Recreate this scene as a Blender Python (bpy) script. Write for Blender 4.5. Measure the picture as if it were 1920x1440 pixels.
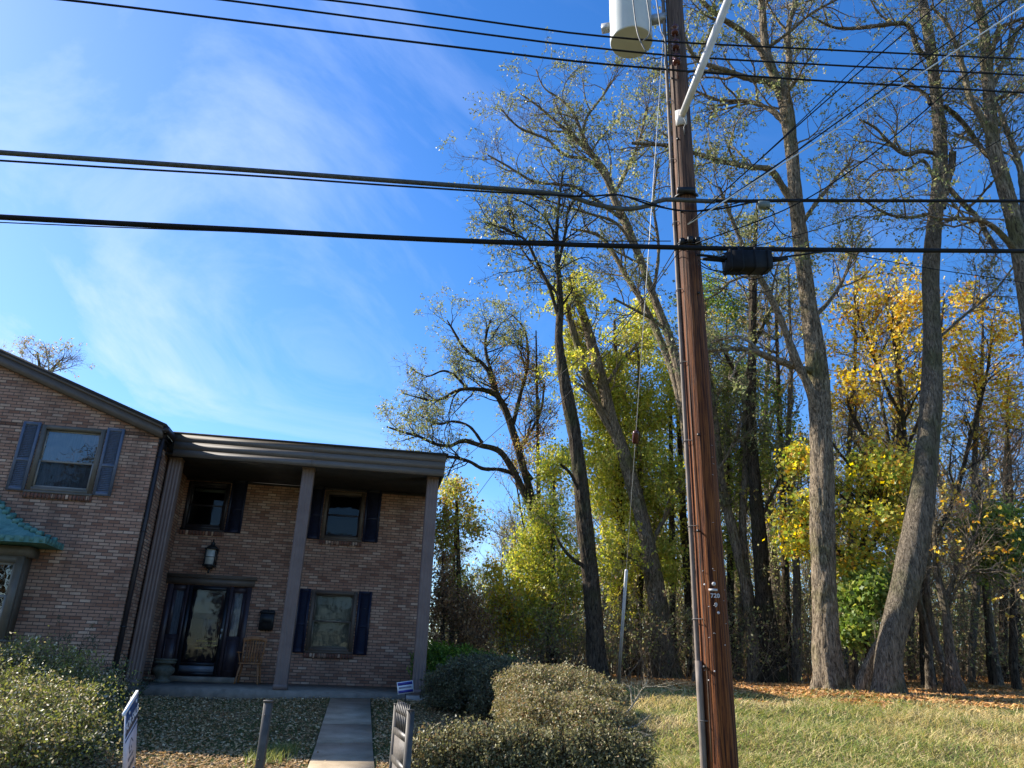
import bpy, math, random
import numpy as np
from mathutils import Vector, Matrix
R = math.radians
rng = np.random.default_rng(11)
random.seed(5)
sc = bpy.context.scene
for o in list(bpy.data.objects): bpy.data.objects.remove(o)
COL = sc.collection

# ------------------------------------------------------------------ camera
PITCH = math.atan(1400/3622); ROLL = math.atan(120/3620); FPX = 1400.0
cF = np.array([0, math.cos(PITCH), math.sin(PITCH)])
_r = np.array([1., 0, 0]); _u = np.array([0, -math.sin(PITCH), math.cos(PITCH)])
cR = math.cos(ROLL)*_r + math.sin(ROLL)*_u
cU = -math.sin(ROLL)*_r + math.cos(ROLL)*_u
cC = np.array([0, 0, 1.6])
cam = bpy.data.cameras.new('camera'); camo = bpy.data.objects.new('camera', cam); COL.objects.link(camo)
M = Matrix(((cR[0], cU[0], -cF[0], cC[0]), (cR[1], cU[1], -cF[1], cC[1]), (cR[2], cU[2], -cF[2], cC[2]), (0, 0, 0, 1)))
camo.matrix_world = M
cam.sensor_fit = 'HORIZONTAL'; cam.sensor_width = 36; cam.lens = 36*FPX/1920
cam.clip_start = 0.1; cam.clip_end = 3000
sc.camera = camo

# ------------------------------------------------------------------ world, sun, exposure
SUN_AZ = R(-68); SUN_EL = R(35)            # azimuth from +Y towards +X
W = bpy.data.worlds.new('World'); sc.world = W; W.use_nodes = True
nt = W.node_tree; nt.nodes.clear()
def N(nt, t, **k):
    n = nt.nodes.new(t)
    for a, b in k.items(): setattr(n, a, b)
    return n
out = N(nt, 'ShaderNodeOutputWorld'); bg = N(nt, 'ShaderNodeBackground'); sky = N(nt, 'ShaderNodeTexSky')
sky.sky_type = 'NISHITA'; sky.sun_disc = False; sky.sun_elevation = SUN_EL; sky.sun_rotation = SUN_AZ
sky.air_density = 1.0; sky.dust_density = 0.35; sky.ozone_density = 3.2; sky.altitude = 300
hs = N(nt, 'ShaderNodeHueSaturation'); hs.inputs['Hue'].default_value = .508; hs.inputs['Saturation'].default_value = 1.3; hs.inputs['Value'].default_value = 1.3
nt.links.new(sky.outputs[0], hs.inputs['Color'])
tc = N(nt, 'ShaderNodeTexCoord')
# cirrus: streaky noise on a plane far above, in direction space (x/z, y/z)
sep = N(nt, 'ShaderNodeSeparateXYZ'); nt.links.new(tc.outputs['Generated'], sep.inputs[0])
def MN(op, a, b=None, c=None):
    m = N(nt, 'ShaderNodeMath', operation=op)
    for i, v in enumerate((a, b, c)):
        if v is None: continue
        if isinstance(v, (int, float)): m.inputs[i].default_value = v
        else: nt.links.new(v, m.inputs[i])
    return m.outputs[0]
zz = MN('ADD', MN('MAXIMUM', sep.outputs[2], 0.0), 0.12)
px_ = MN('DIVIDE', sep.outputs[0], zz); py_ = MN('DIVIDE', sep.outputs[1], zz)
cmb = N(nt, 'ShaderNodeCombineXYZ'); nt.links.new(px_, cmb.inputs[0]); nt.links.new(py_, cmb.inputs[1])
mp = N(nt, 'ShaderNodeMapping'); mp.inputs['Rotation'].default_value = (0, 0, R(-22)); mp.inputs['Scale'].default_value = (1.25, 0.95, 1)
nt.links.new(cmb.outputs[0], mp.inputs[0])
n1 = N(nt, 'ShaderNodeTexNoise'); n1.inputs['Scale'].default_value = 1.0; n1.inputs['Detail'].default_value = 10; n1.inputs['Roughness'].default_value = 0.60; n1.inputs['Distortion'].default_value = 1.1
nt.links.new(mp.outputs[0], n1.inputs['Vector'])
r1 = N(nt, 'ShaderNodeValToRGB'); r1.color_ramp.elements[0].position = 0.47; r1.color_ramp.elements[1].position = 0.72
r1.color_ramp.elements[0].color = (0, 0, 0, 1); r1.color_ramp.elements[1].color = (1, 1, 1, 1)
nt.links.new(n1.outputs[0], r1.inputs[0])
# more veil towards the sun side (x negative)
mr = N(nt, 'ShaderNodeMapRange'); mr.inputs[1].default_value = 0.12; mr.inputs[2].default_value = -0.62; mr.inputs[3].default_value = 0.10; mr.inputs[4].default_value = 1.0
nt.links.new(sep.outputs[0], mr.inputs[0])
cf = MN('MULTIPLY', r1.outputs[0], mr.outputs[0])
mr2 = N(nt, 'ShaderNodeMapRange'); mr2.inputs[1].default_value = -0.05; mr2.inputs[2].default_value = -0.75; mr2.inputs[3].default_value = 0.0; mr2.inputs[4].default_value = 0.16
nt.links.new(sep.outputs[0], mr2.inputs[0])
cf = MN('MINIMUM', MN('ADD', MN('MULTIPLY', cf, 0.85), mr2.outputs[0]), 0.9)
mx = N(nt, 'ShaderNodeMix', data_type='RGBA'); nt.links.new(cf, mx.inputs[0]); nt.links.new(hs.outputs[0], mx.inputs[6])
mx.inputs[7].default_value = (4.3, 5.2, 7.6, 1)
nt.links.new(mx.outputs[2], bg.inputs[0]); bg.inputs[1].default_value = 0.092
nt.links.new(bg.outputs[0], out.inputs[0])
sl = bpy.data.lights.new('sun', 'SUN'); sl.energy = 5.0; sl.angle = R(0.53); sl.color = (1, 0.93, 0.82)
so = bpy.data.objects.new('sun', sl); COL.objects.link(so)
sd = Vector((math.sin(SUN_AZ)*math.cos(SUN_EL), math.cos(SUN_AZ)*math.cos(SUN_EL), math.sin(SUN_EL)))
so.rotation_euler = sd.to_track_quat('Z', 'Y').to_euler(); so.location = (-20, 10, 25)
sc.view_settings.view_transform = 'Standard'; sc.view_settings.look = 'None'; sc.view_settings.gamma = 1
sc.view_settings.exposure = 1.12
sc.render.engine = 'CYCLES'
sc.cycles.max_bounces = 6; sc.cycles.transparent_max_bounces = 8; sc.cycles.diffuse_bounces = 3; sc.cycles.glossy_bounces = 3; sc.cycles.transmission_bounces = 3

# ------------------------------------------------------------------ helpers
def at(x, y, Y):
    "point seen at photo pixel x,y at ground distance Y from the camera"
    d = cF + cR*(x-960)/FPX - cU*(y-720)/FPX
    return cC + d*(Y/d[1])
def fdepth(p): return float((np.asarray(p)-cC) @ cF)
def smooth(t): t = np.clip(t, 0, 1); return t*t*(3-2*t)
def ground(x, y):
    x = np.asarray(x, float); y = np.asarray(y, float)
    gl = np.where(y < 17.3, -.534+.0875*y, .98+.02*(np.minimum(y, 34)-17.3))
    yr = np.minimum(y, 34)
    gr = np.where(y < 16, .0125+.0875*y, 1.4125+.02*(yr-16)+.03*(yr-16)*smooth((x-5)/9))
    g = gl+(gr-gl)*smooth((x+.4)/3.2)
    g = g*smooth((y-1.0)/5.5)
    g = g - .02*np.maximum(np.minimum(y, 120)-36, 0)
    return g + .025*np.sin(x*1.3+y*.7)*np.sin(y*1.1-x*.4)*smooth((y-5)/4)
A10 = R(10)
def h2w(u, v, z=0): return np.array([u*math.cos(A10)-v*math.sin(A10), u*math.sin(A10)+v*math.cos(A10), z])
def w2h(x, y): return x*math.cos(A10)+y*math.sin(A10), -x*math.sin(A10)+y*math.cos(A10)

def tag(o, label=None, cat=None, group=None, kind=None):
    if label: o['label'] = label
    if cat: o['category'] = cat
    if group: o['group'] = group
    if kind: o['kind'] = kind
    return o
def empty(name, loc, rz=0):
    o = bpy.data.objects.new(name, None); COL.objects.link(o); o.location = tuple(loc); o.rotation_euler = (0, 0, rz); o.empty_display_size = .2
    return o
def rawmesh(name, V, faces, mat, parent=None, smooth_=False, col=None, uv=None, origin=None, rz=0):
    "V (n,3) world coords; faces: list of (m,k) int arrays"
    V = np.asarray(V, float)
    if parent is not None:
        top = parent
        while top.parent is not None: top = top.parent
        origin = np.array(top.location); rz = top.rotation_euler[2]
    if origin is None: origin = np.zeros(3)
    Vl = V-np.asarray(origin)
    if rz:
        c, s = math.cos(-rz), math.sin(-rz)
        Vl = np.stack([Vl[:, 0]*c-Vl[:, 1]*s, Vl[:, 0]*s+Vl[:, 1]*c, Vl[:, 2]], 1)
    me = bpy.data.meshes.new(name)
    faces = [np.asarray(f, np.int32) for f in faces if len(f)]
    nl = sum(f.size for f in faces); npoly = sum(len(f) for f in faces)
    me.vertices.add(len(Vl)); me.vertices.foreach_set('co', Vl.astype(np.float32).ravel())
    me.loops.add(nl); me.polygons.add(npoly)
    li = np.concatenate([f.ravel() for f in faces]); ls = []; s0 = 0
    for f in faces:
        ls.append(s0+np.arange(len(f))*f.shape[1]); s0 += f.size
    me.loops.foreach_set('vertex_index', li.astype(np.int32)); me.polygons.foreach_set('loop_start', np.concatenate(ls).astype(np.int32))
    if smooth_: me.polygons.foreach_set('use_smooth', np.ones(npoly, bool))
    if col is not None:
        a = me.color_attributes.new('col', 'FLOAT_COLOR', 'POINT')
        c4 = np.ones((len(Vl), 4), np.float32); c4[:, :3] = col; a.data.foreach_set('color', c4.ravel())
    if uv is not None:
        l = me.uv_layers.new(name='UVMap'); l.data.foreach_set('uv', uv.astype(np.float32).ravel())
    me.update(calc_edges=True); me.validate()
    if mat is not None: me.materials.append(mat)
    o = bpy.data.objects.new(name, me); COL.objects.link(o)
    if parent is not None: o.parent = parent
    else: o.location = tuple(origin); o.rotation_euler = (0, 0, rz)
    return o

class MB:
    "mesh builder; coordinates in world or, with house=True, in the house's own u,v,z"
    def __init__(s, house=False): s.v = []; s.f = []; s.house = house; s.sm = False
    def add(s, vs, fs):
        b = len(s.v); s.v += [tuple(map(float, p)) for p in vs]; s.f += [[b+i for i in f] for f in fs]; return s
    def box(s, x0, x1, y0, y1, z0, z1):
        return s.add([(x0,y0,z0),(x1,y0,z0),(x1,y1,z0),(x0,y1,z0),(x0,y0,z1),(x1,y0,z1),(x1,y1,z1),(x0,y1,z1)],
                     [(0,3,2,1),(4,5,6,7),(0,1,5,4),(1,2,6,5),(2,3,7,6),(3,0,4,7)])
    def bbox(s, x0, x1, y0, y1, z0, z1, b=.006):
        "box with chamfered vertical and top edges"
        o = [(x0+b,y0),(x1-b,y0),(x1,y0+b),(x1,y1-b),(x1-b,y1),(x0+b,y1),(x0,y1-b),(x0,y0+b)]
        i = [(x0+2*b,y0+b),(x1-2*b,y0+b),(x1-b,y0+2*b),(x1-b,y1-2*b),(x1-2*b,y1-b),(x0+2*b,y1-b),(x0+b,y1-2*b),(x0+b,y0+2*b)]
        vs = [(a,c,z0) for a,c in o]+[(a,c,z1-b) for a,c in o]+[(a,c,z1) for a,c in i]
        fs = [tuple(range(7,-1,-1)), tuple(range(16,24))]
        for k in range(8):
            j = (k+1)%8; fs += [(k,j,8+j,8+k),(8+k,8+j,16+j,16+k)]
        return s.add(vs, fs)
    def quad(s, a, b, c, d): return s.add([a,b,c,d], [(0,1,2,3)])
    def tube(s, pts, r, n=8, cap=True):
        pts = [np.asarray(p, float) for p in pts]; m = len(pts)
        rr = [r]*m if isinstance(r, (int, float)) else list(r)
        vs = []; fs = []; prev = None
        for i, p in enumerate(pts):
            t = pts[min(i+1, m-1)]-pts[max(i-1, 0)]; t = t/(np.linalg.norm(t)+1e-9)
            a = prev if prev is not None else (np.array([1., 0, 0]) if abs(t[0]) < .8 else np.array([0, 1., 0]))
            a = a-t*(a@t); a /= np.linalg.norm(a)+1e-9; b = np.cross(t, a); prev = a
            for k in range(n):
                w = 2*math.pi*k/n; vs.append(p+rr[i]*(a*math.cos(w)+b*math.sin(w)))
        for i in range(m-1):
            for k in range(n):
                j = (k+1)%n; fs.append((i*n+k, i*n+j, (i+1)*n+j, (i+1)*n+k))
        if cap: fs += [tuple(range(n-1, -1, -1)), tuple((m-1)*n+k for k in range(n))]
        return s.add(vs, fs)
    def lathe(s, c, prof, n=20):
        "prof: list of (r,z); axis vertical through c=(x,y)"
        vs = []; fs = []
        for r_, z in prof:
            for k in range(n):
                w = 2*math.pi*k/n; vs.append((c[0]+r_*math.cos(w), c[1]+r_*math.sin(w), z))
        for i in range(len(prof)-1):
            for k in range(n):
                j = (k+1)%n; fs.append((i*n+k, i*n+j, (i+1)*n+j, (i+1)*n+k))
        fs += [tuple(range(n-1, -1, -1)), tuple((len(prof)-1)*n+k for k in range(n))]
        return s.add(vs, fs)
    def build(s, name, mat, parent=None, smooth_=False, origin=None, rz=0):
        V = np.array(s.v); uv = []
        for f in s.f:
            P = V[f]
            n = np.zeros(3)
            for i in range(len(f)):
                a = P[i]; b = P[(i+1)%len(f)]; n += np.cross(a, b)
            n = abs(n); k = int(np.argmax(n))
            for p in P: uv.append((p[1], p[2]) if k == 0 else ((p[0], p[2]) if k == 1 else (p[0], p[1])))
        if s.house:
            c, q = math.cos(A10), math.sin(A10)
            V = np.stack([V[:,0]*c-V[:,1]*q, V[:,0]*q+V[:,1]*c, V[:,2]], 1)
            if parent is None and rz == 0: rz = A10
        if parent is None and origin is None:
            origin = np.array([V[:,0].mean(), V[:,1].mean(), V[:,2].min()])
        byk = {}; order = {}
        off = 0; idx = []
        for f in s.f: idx.append(off); off += len(f)
        for f, i0 in zip(s.f, idx): byk.setdefault(len(f), []).append(f); order.setdefault(len(f), []).append(i0)
        uvo = []
        for k in byk:
            for i0 in order[k]: uvo += uv[i0:i0+k]
        return rawmesh(name, V, [np.array(byk[k]) for k in byk], mat, parent, smooth_, uv=np.array(uvo), origin=origin, rz=rz)

# ------------------------------------------------------------------ materials
def mat(name, base=(.5,.5,.5), rough=.7, metal=0, spec=.5):
    m = bpy.data.materials.new(name); m.use_nodes = True
    b = m.node_tree.nodes['Principled BSDF']; b.inputs['Base Color'].default_value = (*base, 1)
    b.inputs['Roughness'].default_value = rough; b.inputs['Metallic'].default_value = metal
    b.inputs['Specular IOR Level'].default_value = spec
    return m, m.node_tree, b
def L_(nt, a, b): nt.links.new(a, b)
def ramp(nt, src, stops):
    r = N(nt, 'ShaderNodeValToRGB'); e = r.color_ramp.elements
    while len(e) < len(stops): e.new(.5)
    for i, (p, c) in enumerate(stops): e[i].position = p; e[i].color = (*c, 1)
    L_(nt, src, r.inputs[0]); return r.outputs[0]
def noise(nt, vec, scale, detail=6, rough=.55, dist=0):
    n = N(nt, 'ShaderNodeTexNoise'); n.inputs['Scale'].default_value = scale; n.inputs['Detail'].default_value = detail
    n.inputs['Roughness'].default_value = rough; n.inputs['Distortion'].default_value = dist
    if vec is not None: L_(nt, vec, n.inputs['Vector'])
    return n.outputs[0]
def mapping(nt, src, scale=(1,1,1), rot=(0,0,0)):
    m = N(nt, 'ShaderNodeMapping'); m.inputs['Scale'].default_value = scale; m.inputs['Rotation'].default_value = rot
    L_(nt, src, m.inputs[0]); return m.outputs[0]
def bump(nt, b, h, dist=.01, strength=.6):
    n = N(nt, 'ShaderNodeBump'); n.inputs['Distance'].default_value = dist; n.inputs['Strength'].default_value = strength
    L_(nt, h, n.inputs['Height']); L_(nt, n.outputs[0], b.inputs['Normal']); return n
def mixc(nt, f, a, b, blend='MIX'):
    m = N(nt, 'ShaderNodeMix', data_type='RGBA', blend_type=blend)
    for i, v in ((0, f), (6, a), (7, b)):
        if isinstance(v, (int, float)): m.inputs[i].default_value = v
        elif isinstance(v, tuple): m.inputs[i].default_value = (*v, 1)
        else: L_(nt, v, m.inputs[i])
    return m.outputs[2]
def noisy(name, c1, c2, scale=8, rough=.7, bdist=.004, vscale=(1,1,1), metal=0, detail=7, spec=.4, pos=(.3,.7)):
    m, nt, b = mat(name, c1, rough, metal, spec)
    tc = N(nt, 'ShaderNodeTexCoord'); v = mapping(nt, tc.outputs['Object'], vscale)
    n = noise(nt, v, scale, detail); L_(nt, ramp(nt, n, [(pos[0], c1), (pos[1], c2)]), b.inputs['Base Color'])
    if bdist: bump(nt, b, n, bdist)
    return m
def brick_mat(name, c1, c2, soldier=False):
    m, nt, b = mat(name, c1, .9, 0, .25)
    tc = N(nt, 'ShaderNodeTexCoord'); uvv = tc.outputs['UV']
    wob = N(nt, 'ShaderNodeTexNoise'); wob.inputs['Scale'].default_value = 14; L_(nt, uvv, wob.inputs['Vector'])
    va = N(nt, 'ShaderNodeVectorMath', operation='MULTIPLY_ADD'); L_(nt, wob.outputs['Color'], va.inputs[0]); va.inputs[1].default_value = (.008,.006,0); L_(nt, uvv, va.inputs[2])
    src = va.outputs[0]
    if soldier: src = mapping(nt, src, (1,1,1), (0,0,R(90)))
    br = N(nt, 'ShaderNodeTexBrick'); L_(nt, src, br.inputs['Vector'])
    br.inputs['Scale'].default_value = 1; br.inputs['Brick Width'].default_value = .212 if not soldier else .3; br.inputs['Row Height'].default_value = .066
    br.inputs['Mortar Size'].default_value = .0085; br.inputs['Mortar Smooth'].default_value = .35; br.inputs['Bias'].default_value = 0
    br.inputs['Color1'].default_value = (0,0,0,1); br.inputs['Color2'].default_value = (1,1,1,1); br.inputs['Mortar'].default_value = (.5,.5,.5,1)
    big = noise(nt, uvv, 1.1, 5, .6)
    fine = noise(nt, uvv, 55, 5, .7)
    bc = ramp(nt, br.outputs['Color'], [(0.0, (.26,.13,.085)), (.25, c1), (.72, c2), (.93, (.49,.33,.235)), (1.0, (.56,.40,.30))])
    bc = mixc(nt, .55, bc, ramp(nt, fine, [(.25, (.55,.55,.55)), (.75, (1.35,1.3,1.25))]), 'MULTIPLY')
    bc = mixc(nt, .8, bc, ramp(nt, big, [(.3, (.72,.68,.66)), (.7, (1.2,1.18,1.15))]), 'MULTIPLY')
    mort = ramp(nt, noise(nt, uvv, 20, 4), [(.3, (.07,.055,.046)), (.7, (.13,.105,.088))])
    stn = noise(nt, mapping(nt, uvv, (1.6,.45,1)), 1.3, 6, .65, .6)
    full = mixc(nt, br.outputs['Fac'], bc, mort); full = mixc(nt, ramp(nt, stn, [(.50, (0,0,0)), (.72, (.55,.55,.55))]), full, (.09,.06,.045)); L_(nt, full, b.inputs['Base Color'])
    inv = N(nt, 'ShaderNodeMath', operation='MULTIPLY_ADD'); L_(nt, br.outputs['Fac'], inv.inputs[0]); inv.inputs[1].default_value = -1; 
    sc2 = N(nt, 'ShaderNodeMath', operation='MULTIPLY'); L_(nt, fine, sc2.inputs[0]); sc2.inputs[1].default_value = .5; L_(nt, sc2.outputs[0], inv.inputs[2])
    bump(nt, b, inv.outputs[0], .008, .9)
    return m
def leaf_mat(name, trans=.45, rough=.45, spec=.35):
    m, nt, b = mat(name, (.2,.3,.05), rough, 0, spec)
    a = N(nt, 'ShaderNodeVertexColor', layer_name='col'); L_(nt, a.outputs['Color'], b.inputs['Base Color'])
    t = N(nt, 'ShaderNodeBsdfTranslucent'); hs = N(nt, 'ShaderNodeHueSaturation'); hs.inputs['Saturation'].default_value = 1.15; hs.inputs['Value'].default_value = 1.25
    L_(nt, a.outputs['Color'], hs.inputs['Color']); L_(nt, hs.outputs[0], t.inputs[0])
    mx = N(nt, 'ShaderNodeMixShader'); mx.inputs[0].default_value = trans
    o = [n for n in nt.nodes if n.type == 'OUTPUT_MATERIAL'][0]
    L_(nt, b.outputs[0], mx.inputs[1]); L_(nt, t.outputs[0], mx.inputs[2]); L_(nt, mx.outputs[0], o.inputs[0])
    return m
def bark_mat(name, c1, c2, moss=None, k=1.0):
    m, nt, b = mat(name, c1, .95, 0, .15)
    tc = N(nt, 'ShaderNodeTexCoord'); v = mapping(nt, tc.outputs['Object'], (9*k, 9*k, 1.5*k))
    n = noise(nt, v, 3.4, 10, .72, 1.1)
    rg = noise(nt, mapping(nt, tc.outputs['Object'], (15*k, 15*k, 2.6*k)), 1.5, 5, .6, 1.8)
    n2 = noise(nt, tc.outputs['Object'], 1.2, 4)
    c = ramp(nt, n, [(.36, tuple(x*.7 for x in c1)), (.48, tuple(x*.6+y*.4 for x, y in zip(c2, c1))), (.62, c2)])
    if moss: c = mixc(nt, ramp(nt, n2, [(.5, (0,0,0)), (.68, (.75,.75,.75))]), c, moss)
    c = mixc(nt, ramp(nt, rg, [(.36, (.9,.9,.9)), (.50, (0,0,0))]), c, tuple(x*.6 for x in c1))
    hh = N(nt, 'ShaderNodeMath', operation='ADD'); L_(nt, n, hh.inputs[0]); L_(nt, ramp(nt, rg, [(.36, (0,0,0)), (.56, (1,1,1))]), hh.inputs[1])
    L_(nt, c, b.inputs['Base Color']); bump(nt, b, hh.outputs[0], .03, 1.0)
    return m
BRICK = brick_mat('brick', (.36,.20,.135), (.44,.265,.185))
BRICK_S = brick_mat('brick_sill', (.17,.075,.055), (.21,.10,.075), True)
TRIM = noisy('brown_trim', (.095,.070,.052), (.13,.098,.074), 4, .5, .001)
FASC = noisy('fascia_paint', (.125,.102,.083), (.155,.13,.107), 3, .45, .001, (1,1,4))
DARKT = noisy('dark_trim', (.022,.018,.02), (.035,.028,.03), 5, .45, .001)
WINFR = noisy('window_trim', (.10,.085,.065), (.14,.12,.095), 5, .5, .001)
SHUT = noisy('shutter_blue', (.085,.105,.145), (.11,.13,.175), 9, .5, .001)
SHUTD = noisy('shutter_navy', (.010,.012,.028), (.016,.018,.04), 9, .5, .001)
SHING = noisy('shingle', (.02,.019,.02), (.05,.047,.045), 30, .95, .006)
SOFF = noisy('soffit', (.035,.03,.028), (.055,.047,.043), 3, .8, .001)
CONC = noisy('concrete', (.27,.25,.225), (.40,.375,.34), 7, .9, .004, detail=10)
SLABM = noisy('porch_slab', (.155,.13,.10), (.29,.245,.19), 5, .85, .004, detail=10)
BLACKM = noisy('black_iron', (.012,.012,.013), (.03,.03,.03), 12, .45, .001, metal=.3)
CABLE = noisy('cable', (.005,.005,.006), (.013,.013,.014), 10, .65, 0, spec=.2)
CABLEG = noisy('cable_grey', (.10,.10,.10), (.19,.19,.18), 10, .5, 0)
STEEL = noisy('galvanised', (.30,.31,.31), (.45,.46,.46), 14, .45, .001, metal=.25)
WHITEP = noisy('white_paint', (.62,.66,.68), (.78,.80,.80), 3, .4, .0005)
ROOM = noisy('room_dark', (.012,.012,.014), (.02,.02,.022), 2, .9, 0)
BLIND = noisy('blind', (.12,.125,.095), (.15,.155,.12), 2, .8, .001)
GATEM = noisy('gate_metal', (.055,.05,.044), (.11,.10,.088), 12, .5, .001, metal=.2)
PANELM = noisy('gate_panel', (.07,.064,.058), (.17,.15,.135), 40, .7, .002)
STONE = noisy('cast_stone', (.07,.07,.05), (.14,.13,.10), 12, .9, .006)
WOODC = noisy('chair_wood', (.20,.075,.025), (.42,.19,.075), 9, .45, .001, (1,1,.2))
def column_mat():
    m, nt, b = mat('column_paint', (.16,.13,.13), .55)
    tc = N(nt, 'ShaderNodeTexCoord'); v = mapping(nt, tc.outputs['Object'], (1,1,.28))
    n = noise(nt, v, 9, 8, .7); g = noise(nt, tc.outputs['Object'], 4, 4)
    base = ramp(nt, g, [(.3, (.15,.10,.082)), (.7, (.19,.132,.11))])
    pk = ramp(nt, n, [(.70, (0,0,0)), (.715, (1,1,1))])
    L_(nt, mixc(nt, pk, base, (.55,.52,.48)), b.inputs['Base Color']); bump(nt, b, n, .001)
    return m
COLM = column_mat()
def copper_mat():
    m, nt, b = mat('patina_copper', (.1,.3,.25), .7)
    tc = N(nt, 'ShaderNodeTexCoord'); n = noise(nt, mapping(nt, tc.outputs['Object'], (2,2,1)), 3, 8, .65)
    L_(nt, ramp(nt, n, [(.3, (.03,.10,.09)), (.5, (.07,.19,.165)), (.75, (.16,.30,.26))]), b.inputs['Base Color']); bump(nt, b, n, .003)
    return m
COPPER = copper_mat()
def glass_mat(name, refl=.16, tint=(.75,.8,.85)):
    m = bpy.data.materials.new(name); m.use_nodes = True; nt = m.node_tree; nt.nodes.clear()
    o = N(nt, 'ShaderNodeOutputMaterial'); t = N(nt, 'ShaderNodeBsdfTransparent'); t.inputs[0].default_value = (*tint, 1)
    g = N(nt, 'ShaderNodeBsdfGlossy'); g.inputs['Roughness'].default_value = .015; g.inputs[0].default_value = (.55, .55, .55, 1) if refl < .05 else (.9, .9, .9, 1)
    tc = N(nt, 'ShaderNodeTexCoord'); nn = noise(nt, tc.outputs['Object'], 2.2, 2)
    bp = N(nt, 'ShaderNodeBump'); bp.inputs['Distance'].default_value = .01; bp.inputs['Strength'].default_value = .5; L_(nt, nn, bp.inputs['Height']); L_(nt, bp.outputs[0], g.inputs['Normal'])
    f = N(nt, 'ShaderNodeFresnel'); f.inputs[0].default_value = 1.5
    a = N(nt, 'ShaderNodeMath', operation='ADD'); L_(nt, f.outputs[0], a.inputs[0]); a.inputs[1].default_value = refl; a.use_clamp = True
    mx = N(nt, 'ShaderNodeMixShader'); L_(nt, a.outputs[0], mx.inputs[0]); L_(nt, t.outputs[0], mx.inputs[1]); L_(nt, g.outputs[0], mx.inputs[2]); L_(nt, mx.outputs[0], o.inputs[0])
    return m
GLASS = glass_mat('window_glass', .0)
GLASSB = glass_mat('window_glass_bright', .10)
def pole_mat():
    m, nt, b = mat('pole_wood', (.2,.08,.03), .8, 0, .3)
    tc = N(nt, 'ShaderNodeTexCoord'); v = mapping(nt, tc.outputs['Object'], (22,22,.55))
    n = noise(nt, v, 3, 9, .65, .3); v2 = mapping(nt, tc.outputs['Object'], (26,26,2.4)); n2 = noise(nt, v2, 2, 5, .6)
    c = ramp(nt, n, [(.32, (.012,.004,.002)), (.44, (.055,.014,.004)), (.53, (.17,.050,.010)), (.66, (.29,.098,.021)), (.82, (.43,.175,.05))])
    # weathered grey towards the top (object z is height)
    sp = N(nt, 'ShaderNodeSeparateXYZ'); L_(nt, tc.outputs['Object'], sp.inputs[0])
    ad = N(nt, 'ShaderNodeMath', operation='MULTIPLY_ADD'); L_(nt, n2, ad.inputs[0]); ad.inputs[1].default_value = 3.5; L_(nt, sp.outputs[2], ad.inputs[2])
    mrr = N(nt, 'ShaderNodeMapRange'); mrr.inputs[1].default_value = 5.6; mrr.inputs[2].default_value = 10.5; mrr.inputs[3].default_value = 0; mrr.inputs[4].default_value = .95; L_(nt, ad.outputs[0], mrr.inputs[0])
    grey = ramp(nt, n, [(.3, (.025,.016,.012)), (.5, (.085,.058,.042)), (.75, (.19,.145,.11))])
    c = mixc(nt, mrr.outputs[0], c, grey)
    c = mixc(nt, ramp(nt, n2, [(.60, (0,0,0)), (.66, (.85,.85,.85))]), c, (.045,.016,.009))
    L_(nt, c, b.inputs['Base Color']); bump(nt, b, n, .015, .9)
    return m
POLEM = pole_mat()
def flat(name, c, rough=.5): return mat(name, c, rough)[0]
BARK_G = bark_mat('bark_locust', (.08,.058,.038), (.42,.335,.235), (.16,.155,.055))
BARK_P = bark_mat('bark_pale', (.10,.08,.058), (.28,.23,.17), (.13,.13,.055))
BARK_D = bark_mat('bark_dark', (.030,.022,.015), (.14,.108,.075), (.075,.08,.03))
TWIG = bark_mat('twig', (.19,.15,.105), (.44,.365,.265))
TWIGD = bark_mat('twig_dark', (.035,.027,.022), (.10,.08,.062))
LEAF = leaf_mat('leaf', .5); LEAFG = leaf_mat('leaf_glossy', .3, .5, .35); LEAFD = leaf_mat('leaf_dry', .2, .8, .1); GRASSM = leaf_mat('grass_blade', .35, .6, .25)

# ------------------------------------------------------------------ numpy geometry for plants
def vnoise(x, y, s, seed=0):
    x = np.asarray(x)*s+seed*17.3; y = np.asarray(y)*s-seed*9.1
    xi = np.floor(x); yi = np.floor(y); fx = x-xi; fy = y-yi; fx = fx*fx*(3-2*fx); fy = fy*fy*(3-2*fy)
    h = lambda a, b: np.modf(np.abs(np.sin(a*127.1+b*311.7+seed)*43758.5453))[0]
    return (h(xi,yi)*(1-fx)+h(xi+1,yi)*fx)*(1-fy)+(h(xi,yi+1)*(1-fx)+h(xi+1,yi+1)*fx)*fy
def unit(a): return a/(np.linalg.norm(a, axis=-1, keepdims=True)+1e-9)
def resample(P, r, K):
    P = np.asarray(P, float); r = np.asarray(r, float)
    n = len(P)
    if n > 2:   # catmull-rom densify
        Q = [];q = []
        for i in range(n-1):
            p0 = P[max(i-1,0)]; p1 = P[i]; p2 = P[i+1]; p3 = P[min(i+2,n-1)]
            for t in np.linspace(0, 1, 9)[:-1]:
                Q.append(.5*((2*p1)+(-p0+p2)*t+(2*p0-5*p1+4*p2-p3)*t*t+(-p0+3*p1-3*p2+p3)*t**3)); q.append(r[i]*(1-t)+r[i+1]*t)
        Q.append(P[-1]); q.append(r[-1]); P = np.array(Q); r = np.array(q)
    d = np.r_[0, np.cumsum(np.linalg.norm(np.diff(P, axis=0), axis=1))]
    s = np.linspace(0, d[-1], K)
    return np.stack([np.interp(s, d, P[:, i]) for i in range(3)], 1), np.interp(s, d, r)
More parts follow.
